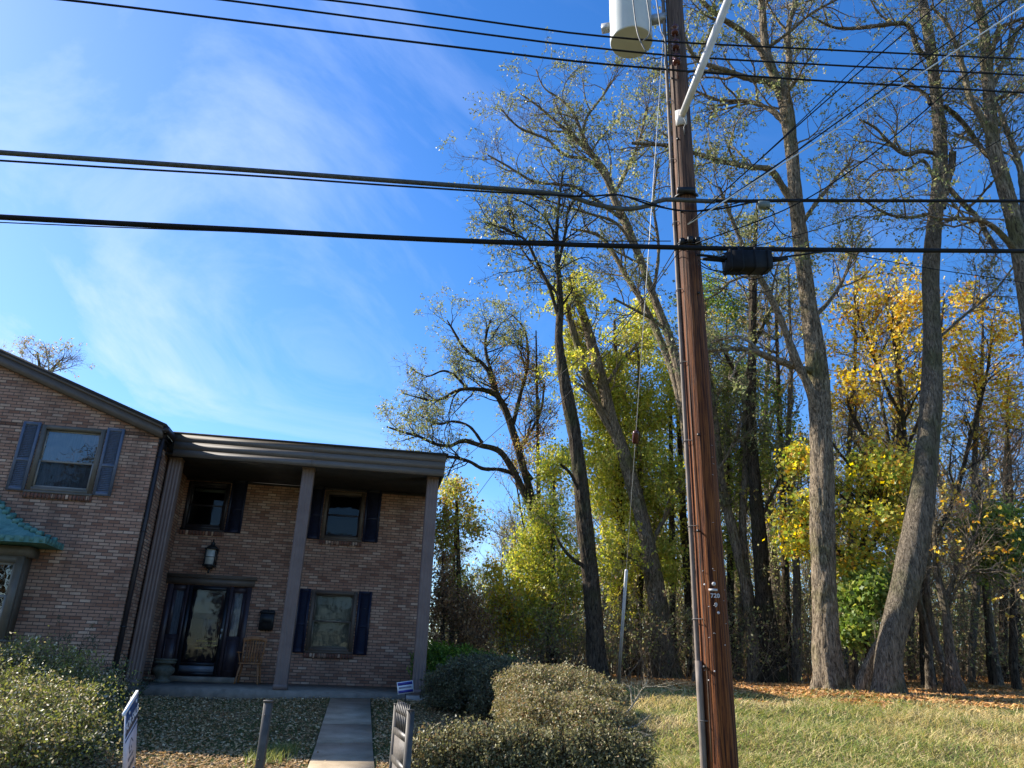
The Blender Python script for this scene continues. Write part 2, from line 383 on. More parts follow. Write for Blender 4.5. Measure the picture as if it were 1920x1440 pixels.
def tubes(P, r, n=3):
    "P (N,K,3), r (N,K) -> verts, faces"
    Nn, K, _ = P.shape
    if Nn == 0: return np.zeros((0,3)), np.zeros((0,4), int)
    t = np.zeros_like(P); t[:, 1:-1] = P[:, 2:]-P[:, :-2]; t[:, 0] = P[:, 1]-P[:, 0]; t[:, -1] = P[:, -1]-P[:, -2]; t = unit(t)
    ref = np.where(np.abs(t[:, 0, 2:3]) > .8, np.array([1., 0, 0]), np.array([0, 0, 1.])); a = np.zeros_like(t)
    for k_ in range(K):
        ref = unit(ref-t[:, k_]*(ref*t[:, k_]).sum(1, keepdims=True)); a[:, k_] = ref
    b = np.cross(t, a)
    w = np.arange(n)*2*math.pi/n
    V = P[:, :, None]+r[:, :, None, None]*(a[:, :, None]*np.cos(w)[None, None, :, None]+b[:, :, None]*np.sin(w)[None, None, :, None])
    base = (np.arange(Nn)*K*n)[:, None, None]+(np.arange(K-1)*n)[None, :, None]
    k = np.arange(n)[None, None, :]; k2 = (k+1)%n
    Fc = np.stack([base+k, base+k2, base+n+k2, base+n+k], -1).reshape(-1, 4)
    return V.reshape(-1, 3), Fc
def grow(P, r, n, Lr, spread=.8, up=.15, wob=.25, tmin=.2, K=5, rk=.6, rmax=.03, rmin=.003, trop=None, rs=None):
    rs = rs or rng
    Nn, Kp, _ = P.shape
    ln = np.linalg.norm(np.diff(P, axis=1), axis=2).sum(1); i = rs.choice(Nn, n, p=ln/ln.sum())
    t = tmin+(1-tmin)*rs.random(n)**.85; k = np.minimum((t*(Kp-1)).astype(int), Kp-2); f = (t*(Kp-1)-k)[:, None]
    p0 = P[i, k]*(1-f)+P[i, k+1]*f; tg = unit(P[i, k+1]-P[i, k]); r0 = r[i, k]*(1-f[:, 0])+r[i, k+1]*f[:, 0]
    v = rs.normal(size=(n, 3)); v = unit(v-tg*(v*tg).sum(1, keepdims=True))
    a = rs.normal(spread, .2, n)[:, None]; d = tg*np.cos(a)+v*np.sin(a); d[:, 2] += up; d = unit(d)
    L = (Lr[0]+(Lr[1]-Lr[0])*rs.random(n))*(1.15-.65*t)
    Q = np.zeros((n, K, 3)); Q[:, 0] = p0
    tr = np.array([0, 0, up*.4]) if trop is None else np.array(trop)
    for j in range(1, K):
        d = unit(d+rs.normal(0, wob, (n, 3))+tr); Q[:, j] = Q[:, j-1]+d*(L/(K-1))[:, None]
    rb = np.clip(np.minimum(r0*rk, L*.02), rmin, rmax)
    q = rb[:, None]*(1-.8*np.linspace(0, 1, K))[None]; q = np.maximum(q, rmin*.5)
    return Q, q
def leaves(C, size, pal, w, aspect=.55, droop=0., rs=None, var=.25, fold=0.0):
    "diamond leaf at each C; pal list of colours with weights w"
    rs = rs or rng; n = len(C)
    s = size*(.6+.8*rs.random(n))[:, None]
    a = rs.normal(size=(n, 3)); a[:, 2] -= droop; a = unit(a)
    b = rs.normal(size=(n, 3)); b = unit(b-a*(b*a).sum(1, keepdims=True))
    V = np.stack([C-a*s*.5, C+b*s*.5*aspect+a*s*.05, C+a*s*.5, C-b*s*.5*aspect+a*s*.05], 1)
    Fc = np.arange(n*4).reshape(n, 4)
    pal = np.array(pal); ci = rs.choice(len(pal), n, p=np.array(w)/sum(w)); c = pal[ci]*(1+var*(rs.random((n, 1))*2-1))
    return V.reshape(-1, 3), Fc, np.repeat(c, 4, 0)
def star_leaves(C, size, pal, w, rs=None, var=.25, droop=.4):
    "broad lobed leaf: three crossed lobes as a flat fan of 6 points"
    rs = rs or rng; n = len(C)
    s = size*(.6+.8*rs.random(n))[:, None]
    a = rs.normal(size=(n, 3)); a[:, 2] -= droop; a = unit(a); b = rs.normal(size=(n, 3)); b = unit(b-a*(b*a).sum(1, keepdims=True))
    pts = [(-.5,0),(-.12,.22),(.05,.5),(.2,.2),(.5,0),(.2,-.2),(.05,-.5),(-.12,-.22)]
    V = np.stack([C+a*s*x+b*s*y for x, y in pts], 1)
    Fc = np.arange(n*8).reshape(n, 8)
    pal = np.array(pal); ci = rs.choice(len(pal), n, p=np.array(w)/sum(w)); c = pal[ci]*(1+var*(rs.random((n, 1))*2-1))
    return V.reshape(-1, 3), Fc, np.repeat(c, 8, 0)
def on_branches(P, n, jit=.04, tmin=.3, rs=None):
    rs = rs or rng; Nn, K, _ = P.shape; i = rs.integers(0, Nn, n); t = (tmin+(1-tmin)*rs.random(n))*(K-1); k = np.minimum(t.astype(int), K-2); f = (t-k)[:, None]
    return P[i, k]*(1-f)+P[i, k+1]*f+rs.normal(0, jit, (n, 3))
def join(parts):
    V = []; F = {}; C = []; o = 0; hasc = len(parts[0]) > 2
    for p in parts:
        V.append(p[0]); F.setdefault(p[1].shape[1], []).append(p[1]+o); o += len(p[0])
        if hasc: C.append(p[2])
    return np.concatenate(V), [np.concatenate(f) for f in F.values()], (np.concatenate(C) if hasc else None)
def bark_tube(P, r, seed=0, depth=.10, n=36, flare=0.0, step=.07):
    "one thick trunk with wandering furrows in its surface"
    ln = np.linalg.norm(np.diff(np.asarray(P), axis=0), axis=1).sum(); K = int(max(8, min(240, ln/step)))
    P, r = resample(P, r, K)
    t = np.gradient(P, axis=0); t = unit(t); a = np.cross(t, np.array([0, 1., .01])); a = unit(a); b = np.cross(t, a)
    w = np.arange(n)*2*math.pi/n; s = np.linspace(0, ln, K)
    W_, S_ = np.meshgrid(w, s)
    tw = W_+.25*np.sin(S_*1.1+seed)+.12*np.sin(S_*3.1+seed*2)
    rid = np.abs(np.sin(tw*5+1.5*np.sin(S_*2.3+W_*2+seed)))+.6*np.abs(np.sin(tw*8.5-1.9*np.sin(S_*3.1-W_+seed)))
    k = 1+depth*(rid-.8)+.05*np.sin(S_*1.7+W_*2+seed)
    if flare: k = k*(1+flare*np.exp(-S_/.30)*(1+.9*np.sin(W_*5+seed+.4*np.sin(W_*2))))
    V = P[:, None]+(r[:, None, None]*k[:, :, None])*(a[:, None]*np.cos(w)[None, :, None]+b[:, None]*np.sin(w)[None, :, None])
    base = (np.arange(K-1)*n)[:, None]; q = np.arange(n)[None]; q2 = (q+1)%n
    Fc = np.stack([base+q, base+n+q, base+n+q2, base+q2], -1).reshape(-1, 4)
    V = V.reshape(-1, 3); V = np.concatenate([V, P[-1:]]); tri = np.stack([np.arange(n)+(K-1)*n, np.full(n, len(V)-1), (np.arange(n)+1)%n+(K-1)*n], 1)
    return V, Fc, tri
# ================================================================== GROUND
def ground_mat():
    m, nt, b = mat('ground_soil', (.1,.09,.05), .95, 0, .1)
    tc = N(nt, 'ShaderNodeTexCoord'); o = tc.outputs['Object']
    n = noise(nt, o, .55, 6, .6); f = noise(nt, o, 18, 8, .7); c1 = ramp(nt, f, [(.25, (.05,.04,.022)), (.5, (.14,.105,.055)), (.75, (.30,.235,.12))])
    c2 = ramp(nt, f, [(.25, (.03,.04,.014)), (.5, (.07,.095,.028)), (.75, (.20,.20,.08))])
    L_(nt, mixc(nt, ramp(nt, n, [(.42, (0,0,0)), (.6, (1,1,1))]), c1, c2), b.inputs['Base Color']); bump(nt, b, f, .04, 1)
    return m
def build_ground():
    xs = np.concatenate([np.linspace(-400, -40, 12), np.linspace(-36, -14, 14), np.linspace(-13, 22, 141), np.linspace(24, 60, 16), np.linspace(75, 400, 10)])
    ys = np.concatenate([np.linspace(-300, -20, 8), np.linspace(-15, 3, 10), np.linspace(3.5, 26, 110), np.linspace(27, 60, 24), np.linspace(70, 700, 16)])
    X, Y = np.meshgrid(xs, ys); V = np.stack([X, Y, ground(X, Y)], -1).reshape(-1, 3)
    nx = len(xs); i = np.arange(len(ys)-1)[:, None]*nx+np.arange(nx-1)[None]; Fc = np.stack([i, i+1, i+nx+1, i+nx], -1).reshape(-1, 4)
    tag(rawmesh('ground', V, [Fc], ground_mat(), smooth_=True), kind='structure')
build_ground()

def build_walk():
    # slabs laid up the slope to the porch, each a little out of level with the next
    edges = [(16.95,0,0),(13.72,.012,0),(12.3,-.006,.01),(10.9,.008,0),(9.5,0,0),(8.0,.004,0),(6.4,0,0)]
    mb = MB()
    for k in range(len(edges)-1):
        y1, y0 = edges[k][0]-.012, edges[k+1][0]+.012
        ra = random.Random(k)
        def P(y, s):
            c = -3.22+(17.3-y)*.182; c += 0.0
            hw = .40 if y > 12 else .40+(12-y)*.004
            x = c+s*hw; return x, y+s*.06
        tz = edges[k][1]
        top = []
        for yy, s in ((y0,-1),(y0,1),(y1,1),(y1,-1)):
            x, y = P(yy, s); top.append((x, y, float(ground(x, y))+.035+tz+ra.uniform(-.006,.006)))
        bot = [(x, y, z-.12) for x, y, z in top]
        mb.add(bot+top, [(3,2,1,0),(4,5,6,7),(0,1,5,4),(1,2,6,5),(2,3,7,6),(3,0,4,7)])
    m, nt, b = mat('walk_concrete', (.3,.28,.24), .9, 0, .2)
    tc = N(nt, 'ShaderNodeTexCoord'); o = tc.outputs['Object']; n = noise(nt, o, 2.2, 8, .6); f = noise(nt, o, 60, 6, .7)
    c = ramp(nt, n, [(.3, (.24,.19,.13)), (.55, (.37,.30,.215)), (.8, (.48,.40,.30))])
    L_(nt, mixc(nt, .7, c, ramp(nt, f, [(.3, (.7,.7,.7)), (.7, (1.15,1.15,1.15))]), 'MULTIPLY'), b.inputs['Base Color']); bump(nt, b, f, .004, .8)
    tag(mb.build('front_path', m), kind='structure')
build_walk()

# ================================================================== HOUSE (u, v, z)
VC, VB, VW = 17.73, 19.60, 16.70
UI = -4.78
hroot = empty('brick_house', h2w(-4.78, 17.7, .95), A10)
tag(hroot, 'brown brick house with blue shutters and a tall columned porch', 'house')
def hb(): return MB(house=True)

def wall_holes(mb, u0, u1, z0, z1, holes, v, th=.12):
    "front skin of a wall at v with openings and their reveals"
    us = sorted({u0, u1, *[h[0] for h in holes], *[h[1] for h in holes]}); zs = sorted({z0, z1, *[h[2] for h in holes], *[h[3] for h in holes]})
    for a, b in zip(us, us[1:]):
        for c, d in zip(zs, zs[1:]):
            if any(h[0] <= a+1e-6 and h[1] >= b-1e-6 and h[2] <= c+1e-6 and h[3] >= d-1e-6 for h in holes): continue
            mb.quad((a,v,c),(b,v,c),(b,v,d),(a,v,d))
    for a, b, c, d in holes:
        mb.quad((a,v,c),(a,v,d),(a,v+th,d),(a,v+th,c)); mb.quad((b,v,c),(b,v+th,c),(b,v+th,d),(b,v,d))
        mb.quad((a,v,c),(a,v+th,c),(b,v+th,c),(b,v,c)); mb.quad((a,v,d),(b,v,d),(b,v+th,d),(a,v+th,d))
UPW = (-7.12, -5.86, 4.78, 6.20); BAYW = (-9.6, -6.7, 1.9, 3.4)
DOOR = (-4.73, -2.79, 1.30, 3.34); WLO = (-1.37, -.26, 1.93, 3.35); WUR = (-1.33, -.32, 4.61, 5.85); WUL = (-4.68, -3.68, 4.66, 5.85)
w = hb()
wall_holes(w, -11.8, UI, .6, 6.12, [UPW, BAYW], VW)
w.add([(-11.8,VW,6.12),(UI,VW,6.12),(UI,VW,6.30),(-8.29,VW,7.46),(-11.8,VW,6.30)], [(0,1,2,3,4)])
w.quad((UI,VW,.6),(UI,VB,.6),(UI,VB,6.12),(UI,VW,6.12))                       # wing side wall to the porch
w.quad((-11.8,VW,.6),(-11.8,VW,6.3),(-11.8,27,6.3),(-11.8,27,.6))
w.build('wing_wall', BRICK, hroot)
w = hb()
wall_holes(w, UI, 1.44, .7, 6.02, [DOOR, WLO, WUR, WUL], VB)
w.quad((1.44,VB,.7),(1.44,27,.7),(1.44,27,6.3),(1.44,VB,6.3))
w.quad((1.44,27,.6),(-11.8,27,.6),(-11.8,27,6.3),(1.44,27,6.3))
w.build('porch_wall', BRICK, hroot)
# dark rooms behind the openings
w = hb()
for a, b, c, d, v in (UPW+(VW,), BAYW+(VW,), DOOR+(VB,), WLO+(VB,), WUR+(VB,), WUL+(VB,)):
    v0 = v+.121; v1 = v+1.6; a -= .3; b += .3; c -= .3; d += .3
    if v == VB: a = max(a, UI+.05)
    w.quad((a,v1,c),(b,v1,c),(b,v1,d),(a,v1,d)); w.quad((a,v0,c),(a,v0,d),(a,v1,d),(a,v1,c)); w.quad((b,v0,c),(b,v1,c),(b,v1,d),(b,v0,d))
    w.quad((a,v0,c),(a,v1,c),(b,v1,c),(b,v0,c)); w.quad((a,v0,d),(b,v0,d),(b,v1,d),(a,v1,d))
w.build('interior', ROOM, hroot)

def frame_ring(mb, a, b, c, d, v0, v1, t):
    mb.box(a, a+t, v0, v1, c, d); mb.box(b-t, b, v0, v1, c, d); mb.box(a+t, b-t, v0, v1, d-t, d); mb.box(a+t, b-t, v0, v1, c, c+t)
def window(op, v, zmid, fm, gm_top, gm_low, blind=None, sashm=None):
    a, b, c, d = op
    m = hb(); frame_ring(m, a+.002, b-.002, c+.002, d-.002, v-.028, v+.10, .085); m.box(a-.02, b+.02, v-.045, v-.002, c-.035, c+.01)
    fr = m.build('window', fm, hroot)
    m = hb(); ia, ib, ic, id_ = a+.089, b-.089, c+.089, d-.089
    frame_ring(m, ia, ib, zmid-.02, id_, v+.045, v+.075, .035); m.build('upper_sash', fm if sashm is None else sashm, fr)
    m = hb(); frame_ring(m, ia, ib, ic, zmid+.02, v+.012, v+.043, .04); m.build('lower_sash', fm if sashm is None else sashm, fr)
    m = hb(); m.quad((ia+.035,v+.06,zmid+.015),(ib-.035,v+.06,zmid+.015),(ib-.035,v+.06,id_-.035),(ia+.035,v+.06,id_-.035)); m.build('pane', gm_top, fr)
    m = hb(); m.quad((ia+.04,v+.028,ic+.04),(ib-.04,v+.028,ic+.04),(ib-.04,v+.028,zmid-.02),(ia+.04,v+.028,zmid-.02)); m.build('pane', gm_low, fr)
    if blind:
        m = hb(); z0, z1, mt = blind
        m.quad((ia,v+.14,z0),(ib,v+.14,z0),(ib,v+.14,z1),(ia,v+.14,z1)); m.build('window_blind', mt, fr)
    # brick sill of upright bricks
    m = hb(); k = int((b-a+.06)/.072); wd = (b-a+.06)/k
    for i in range(k): m.bbox(a-.03+i*wd+.004, a-.03+(i+1)*wd-.004, v-.035, v+.01, c-.145+random.uniform(-.002,.002), c-.037, .004)
    m.build('brick_sill', BRICK_S, fr)
    return fr
def shutter(a, b, c, d, v, m, arch=True):
    mb = hb(); v0, v1 = v-.04, v-.003; t = .055; zm = c+(d-c)*.44
    mb.box(a, a+t, v0, v1, c, d); mb.box(b-t, b, v0, v1, c, d)
    mb.box(a+t, b-t, v0, v1, c, c+.075); mb.box(a+t, b-t, v0, v1, d-.07, d); mb.box(a+t, b-t, v0, v1, zm-.03, zm+.03)
    o = mb.build('shutter', m, hroot)
    lb = hb()
    for z0, z1 in ((c+.075, zm-.03), (zm+.03, d-.07)):
        n = int((z1-z0)/.036)
        for i in range(n):
            z = z0+(z1-z0)*(i+.1)/n; h = (z1-z0)/n
            lb.add([(a+t,v0+.004,z),(b-t,v0+.004,z),(b-t,v1-.006,z+h*.95),(a+t,v1-.006,z+h*.95),(a+t,v0+.004,z+.006),(b-t,v0+.004,z+.006),(b-t,v1-.006,z+h*.95+.004),(a+t,v1-.006,z+h*.95+.004)],
                   [(0,1,5,4),(4,5,6,7),(0,3,2,1),(0,4,7,3),(1,2,6,5)])
    lb.quad((a+t,v1-.002,c+.075),(b-t,v1-.002,c+.075),(b-t,v1-.002,d-.07),(a+t,v1-.002,d-.07))
    lb.build('louvres', m, o)
    return o
WINSASH = noisy('sash_light', (.20,.185,.16), (.27,.25,.22), 6, .5, .0005)
def lace_mat():
    m, nt, b = mat('lace_curtain', (.5,.52,.58), .9)
    tc = N(nt, 'ShaderNodeTexCoord'); v = N(nt, 'ShaderNodeTexVoronoi'); v.inputs['Scale'].default_value = 9; L_(nt, tc.outputs['Object'], v.inputs['Vector'])
    n = noise(nt, tc.outputs['Object'], 7, 5, .7, 1.5)
    L_(nt, ramp(nt, n, [(.35, (.03,.035,.06)), (.5, (.12,.14,.20)), (.6, (.42,.45,.55))]), b.inputs['Base Color']); return m
LACE = lace_mat()
CURT = noisy('grey_curtain', (.06,.062,.07), (.13,.135,.15), 5, .9, .003, (6,6,.6))
window(UPW, VW, 5.43, WINFR, GLASSB, GLASS, (4.8, 6.1, CURT), WINSASH)
window(WLO, VB, 2.63, TRIM, GLASS, GLASS, (1.95, 3.3, BLIND), WINFR)
window(WUR, VB, 5.23, TRIM, GLASS, GLASS, None, DARKT)
window(WUL, VB, 5.26, DARKT, GLASS, GLASS, None, DARKT)
m = hb(); m.box(-4.55, -3.8, VB+.13, VB+.16, 5.62, 5.70); m.build('curtain_rod', BLIND, hroot)
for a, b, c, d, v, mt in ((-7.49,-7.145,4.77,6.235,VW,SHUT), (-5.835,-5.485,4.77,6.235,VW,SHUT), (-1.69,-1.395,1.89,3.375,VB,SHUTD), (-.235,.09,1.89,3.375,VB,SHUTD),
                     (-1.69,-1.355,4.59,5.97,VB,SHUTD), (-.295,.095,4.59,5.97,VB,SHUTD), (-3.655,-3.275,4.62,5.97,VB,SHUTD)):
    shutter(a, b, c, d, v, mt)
# wing roof: shingles, rake boards, gutter, downspout
rx, rz, ex, ez = -8.30, 7.74, -4.80, 6.42
ax, az = -8.30, 7.46
m = hb(); fv = VW-.14
def slope(x): return rz+(x-rx)*(ez-rz)/(ex-rx)
for s in (1, -1):
    X = lambda x: rx+s*(x-rx)
    e = ex+.16; ze = slope(e)
    a = [(X(rx),fv-.03,rz+.03),(X(e),fv-.03,ze+.03),(X(e),27.3,ze+.03),(X(rx),27.3,rz+.03)]
    bq = [(p[0],p[1],p[2]-.06) for p in a]
    m.add(a+bq, [(0,1,2,3),(7,6,5,4),(0,4,5,1),(1,5,6,2),(2,6,7,3),(3,7,4,0)])
m.build('roof', SHING, hroot)
m = hb()
for s in (1, -1):
    X = lambda x: rx+s*(x-rx)
    e = ex+.10
    for (t0, t1, va, vb) in ((.033, .09, fv-.02, VW+.02), (.09, .30, fv, VW-.003)):
        a = [(X(rx),va,rz-t0),(X(e),va,slope(e)-t0),(X(e),va,slope(e)-t1),(X(rx),va,rz-t1)]; bq = [(p[0],vb,p[2]) for p in a]
        m.add(a+bq, [(0,1,2,3),(7,6,5,4),(0,4,5,1),(3,2,6,7),(1,5,6,2)])
m.build('rake_board', TRIM, hroot)
m = hb()
prof = [(-.005,0),(.01,-.10),(.05,-.125),(.10,-.12),(.115,0),(.10,0),(.09,-.105),(.05,-.11),(.015,-.09),(.008,0)]
gz = slope(ex+.16)-.02
vs = [(ex+.10+p[0],fv,gz+p[1]) for p in prof]+[(ex+.10+p[0],VC-.36,gz+p[1]) for p in prof]; k = len(prof)
m.add(vs, [(i,(i+1)%k,k+(i+1)%k,k+i) for i in range(k)]); m.box(ex+.095, ex+.215, fv-.004, fv, gz-.12, gz); m.build('gutter', DARKT, hroot)
m = hb(); m.bbox(UI+.012, UI+.085, VW+.05, VW+.15, .95, 6.12, .01)
for z in (2.2, 4.1, 5.7): m.box(UI+.004, UI+.092, VW+.04, VW+.16, z, z+.03)
m.tube([(UI+.05,VW+.1,6.1),(UI+.07,VW+.1,6.22),(ex+.14,VW+.1,gz-.1)], .035, 8); m.build('downspout', DARKT, hroot)
# soffit board under the side eave
m = hb(); m.box(UI+.003, ex+.10, fv+.02, VC-.36, 6.13, 6.15); m.box(UI+.003, UI+.02, VW, VC-.4, 5.98, 6.13); m.build('eave_board', DARKT, hroot)
# porch roof: stepped fascia, roof edge, soffit
FV = VC-.45; FL, FR = -4.60, 1.49
m = hb()
for z0, z1, o in ((5.885,6.040,.0),(6.052,6.214,.010),(6.226,6.385,.020)):
    m.box(FL-o, FR+o, FV-o, FV+.04, z0, z1); m.box(FR-.03, FR+o, FV+.041, 27.2, z0, z1)
m.box(FL+.01, FR-.012, FV+.012, FV+.035, 5.90, 6.38)
m.build('fascia', FASC, hroot)
m = hb(); m.box(-1.572, -1.563, FV-.025, FV-.0205, 5.89, 6.385); m.build('fascia_joint', FASC, hroot)
m = hb(); m.box(FL-.06, FR+.07, FV-.07, 27.3, 6.387, 6.425); m.build('porch_roof', SHING, hroot)
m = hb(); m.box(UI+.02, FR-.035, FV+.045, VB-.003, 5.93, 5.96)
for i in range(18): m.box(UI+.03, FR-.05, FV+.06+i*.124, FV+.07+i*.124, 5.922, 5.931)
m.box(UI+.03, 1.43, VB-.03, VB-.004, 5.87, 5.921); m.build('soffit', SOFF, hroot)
# fluted columns
def column(uc, v, z0, z1, s=.27):
    mb = hb(); h = s/2; prof = []
    def side(n=3):
        p = [(-h,0)]; g = .006; fl = s*.16/2; cs = [-s*.27, 0, s*.27]
        for c in cs: p += [(c-fl,0),(c-fl+.008,g),(c+fl-.008,g),(c+fl,0)]
        return p
    for q in range(4):
        ca, sa = math.cos(q*math.pi/2), math.sin(q*math.pi/2)
        for x, dpt in side():
            y = -h+dpt; prof.append((x*ca-y*sa, x*sa+y*ca))
    n = len(prof); zs = [z0+.10, z1-.03]
    mb.add([(uc+x, v+y, z) for z in zs for x, y in prof], [(i,(i+1)%n,n+(i+1)%n,n+i) for i in range(n)])
    mb.bbox(uc-h-.012, uc+h+.012, v-h-.012, v+h+.012, z0, z0+.10); mb.bbox(uc-h-.012, uc+h+.012, v-h-.012, v+h+.012, z1-.03, z1)
    return mb.build('column', COLM, hroot)
column(-4.60, VC, 1.125, 5.93); column(-1.65, VC, 1.115, 5.93); column(1.26, VC, 1.09, 5.93)
m = hb()
m.add([(-4.72,17.50,.86),(1.5,17.50,.86),(1.5,VB+.0,.86),(-4.72,VB+.0,.86),(-4.72,17.50,1.112),(1.5,17.50,1.085),(1.5,VB-.002,1.19),(-4.72,VB-.002,1.21)],
      [(0,3,2,1),(4,5,6,7),(0,1,5,4),(1,2,6,5),(2,3,7,6),(3,0,4,7)])
m.build('porch_slab', SLABM, hroot)
m = hb(); m.bbox(.98, 1.56, 17.36, 17.495, .80, 1.075, .012); m.build('corner_block', CONC, hroot)
m = hb(); m.bbox(-4.34, -2.78, 19.18, VB-.005, 1.17, 1.298, .012); m.build('door_step', SLABM, hroot)
# door surround with side lights, storm door
m = hb(); v = VB
m.box(-4.80, -2.745, v-.05, v-.002, 3.345, 3.50); m.box(-4.84, -2.70, v-.085, v-.002, 3.502, 3.535); m.box(-4.82, -2.72, v-.07, v-.002, 3.537, 3.585); 
dr = m.build('door_head', TRIM, hroot)
PUR = noisy('door_paint', (.045,.032,.038), (.062,.046,.052), 3, .4, .0006)
m = hb()
for a, b in ((-4.728,-4.60),(-4.29,-4.235),(-3.285,-3.22),(-2.90,-2.792)): m.box(a, b, v-.02, v+.09, 1.305, 3.338)
m.box(-4.60, -4.29, v+.03, v+.06, 1.305, 2.20); m.box(-4.60, -4.29, v+.03, v+.06, 3.20, 3.338); m.box(-3.22, -2.90, v+.03, v+.06, 1.305, 2.20); m.box(-3.22, -2.90, v+.03, v+.06, 3.20, 3.338)
m.box(-4.60, -4.51, v+.03, v+.06, 2.20, 3.20); m.box(-4.345, -4.29, v+.03, v+.06, 2.20, 3.20); m.box(-3.22, -3.165, v+.03, v+.06, 2.20, 3.20); m.box(-2.985, -2.90, v+.03, v+.06, 2.20, 3.20)
m.box(-4.235, -3.285, v-.02, v+.09, 3.318, 3.338)
for a, b in ((-4.565,-4.325),(-3.185,-2.935)): frame_ring(m, a, b, 1.42, 2.12, v+.022, v+.0299, .02)
sur = m.build('door_surround', PUR, hroot)
def panel_curtain():
    m, nt, b = mat('sheer_curtain', (.4,.42,.45), .9)
    tc = N(nt, 'ShaderNodeTexCoord'); n = noise(nt, mapping(nt, tc.outputs['Object'], (40,1,1.2)), 2, 4, .6, 1)
    L_(nt, ramp(nt, n, [(.35, (.12,.13,.15)), (.6, (.36,.38,.42))]), b.inputs['Base Color']); return m
SHEER = panel_curtain()
for a, b in ((-4.51,-4.345),(-3.165,-2.985)):
    m = hb(); m.quad((a,v+.05,2.2),(b,v+.05,2.2),(b,v+.05,3.2),(a,v+.05,3.2)); g = m.build('side_light', GLASS, hroot)
    m = hb()
    n = 14
    for i in range(n):
        x0 = a+(b-a)*i/n; x1 = a+(b-a)*(i+1)/n; f = lambda i: v+.075+.01*(i%2)
        m.quad((x0,f(i),2.2),(x1,f(i+1),2.2),(x1,f(i+1),3.2),(x0,f(i),3.2))
    m.build('sheer_curtain', SHEER, g)
STORM = noisy('storm_door_frame', (.010,.011,.014), (.02,.02,.024), 6, .35, .0005)
m = hb(); frame_ring(m, -4.228, -3.292, 1.312, 3.312, v-.03, v+.005, .085); m.box(-4.143, -3.377, v-.03, v+.005, 1.53, 1.60); sd_ = m.build('storm_door', STORM, hroot)
m = hb(); m.quad((-4.143,v-.012,1.6),(-3.377,v-.012,1.6),(-3.377,v-.012,3.227),(-4.143,v-.012,3.227)); m.build('pane', GLASS, sd_)
m = hb(); m.box(-4.143, -3.377, v-.016, v-.008, 1.397, 1.53); m.build('kick_plate', noisy('kick', (.10,.115,.14), (.20,.215,.24), 3, .35, .001), sd_)
m = hb(); m.box(-3.345, -3.325, v-.07, v-.055, 2.12, 2.24); m.box(-3.343, -3.327, v-.056, v-.03, 2.13, 2.145); m.box(-3.343, -3.327, v-.056, v-.03, 2.215, 2.23); m.bbox(-3.355, -3.315, v-.036, v-.031, 2.30, 2.36); m.build('door_handle', STEEL, sd_)
m = hb(); m.box(-4.23, -3.29, v+.06, v+.10, 1.31, 3.315)
for a, b, c, d in ((-4.08,-3.80,1.62,2.0),(-3.72,-3.44,1.62,2.0),(-4.08,-3.80,2.1,2.6),(-3.72,-3.44,2.1,2.6)): frame_ring(m, a, b, c, d, v+.045, v+.0599, .03)
fd = m.build('front_door', noisy('front_door_paint', (.03,.022,.03), (.045,.034,.042), 4, .4, .0005), hroot)
m = hb(); m.quad((-4.05,v+.052,2.70),(-3.47,v+.052,2.70),(-3.47,v+.052,3.2),(-4.05,v+.052,3.2)); m.build('door_window', GLASS, fd)
m = hb(); m.box(-3.88, -3.64, v+.03, v+.058, 1.90, 1.93); m.build('mail_slot', noisy('brass', (.45,.34,.10), (.6,.48,.16), 5, .4, 0, metal=.7), fd)
m = hb(); rr = random.Random(3)
for row, (zz, x0, x1) in enumerate(((2.055,-3.86,-3.42),(1.965,-3.66,-3.36))):
    x = x0
    while x < x1:
        wd = rr.uniform(.012,.026); h = rr.uniform(.02,.045); s = rr.uniform(-.01,.01)
        m.add([(x,v-.0125,zz),(x+.006,v-.0125,zz),(x+.006+s,v-.0125,zz+h),(x+s,v-.0125,zz+h)], [(0,1,2,3)])
        m.add([(x,v-.0128,zz+h*.4),(x+wd,v-.0128,zz+h*.5),(x+wd,v-.0128,zz+h*.5+.006),(x,v-.0128,zz+h*.4+.006)], [(0,1,2,3)]); x += wd+.008
m.build('door_lettering', flat('yellow_paint', (.42,.34,.08)), sd_)

# bay window with a flared copper roof and crimped hips
m = hb(); bv = 16.22
m.box(-9.95, -6.62, bv, VW-.003, .9, 1.88); m.build('bay_base', BRICK, hroot)
m = hb(); frame_ring(m, -9.95, -6.62, 1.885, 3.42, bv, bv+.09, .13); m.box(-8.35, -8.22, bv, bv+.09, 2.015, 3.29)
m.box(-6.75, -6.66, bv+.091, VW-.004, 1.885, 3.42); m.box(-9.95, -9.86, bv+.091, VW-.004, 1.885, 3.42); m.box(-10.02, -6.55, bv-.03, VW-.004, 3.422, 3.60); m.box(-10.0, -6.57, bv-.05, VW-.004, 1.84, 1.884)
bw = m.build('bay_window', WINFR, hroot)
for a, b in ((-9.82,-8.35),(-8.22,-6.75)):
    m = hb(); frame_ring(m, a, b, 2.64, 3.29, bv+.05, bv+.075, .05); frame_ring(m, a, b, 2.015, 2.68, bv+.022, bv+.047, .05); m.build('sash', WINSASH, bw)
    m = hb(); m.quad((a,bv+.06,2.67),(b,bv+.06,2.67),(b,bv+.06,3.27),(a,bv+.06,3.27)); m.quad((a,bv+.034,2.03),(b,bv+.034,2.03),(b,bv+.034,2.65),(a,bv+.034,2.65)); m.build('pane', GLASSB, bw)
S = [(0,3.62),(.0,3.74),(.12,3.765),(.39,3.86),(.7,3.99),(1.0,4.17),(1.4,4.50),(1.75,4.9),(2.08,5.3)]
m = hb(); cu = -8.28; dep = .95
def brow(i):
    du, z = S[i]; t = du/2.08; uR = -6.14-du; uL = 2*cu-uR; vv = VW-.02-dep*(1-t)**1.25; return uL, uR, vv, z
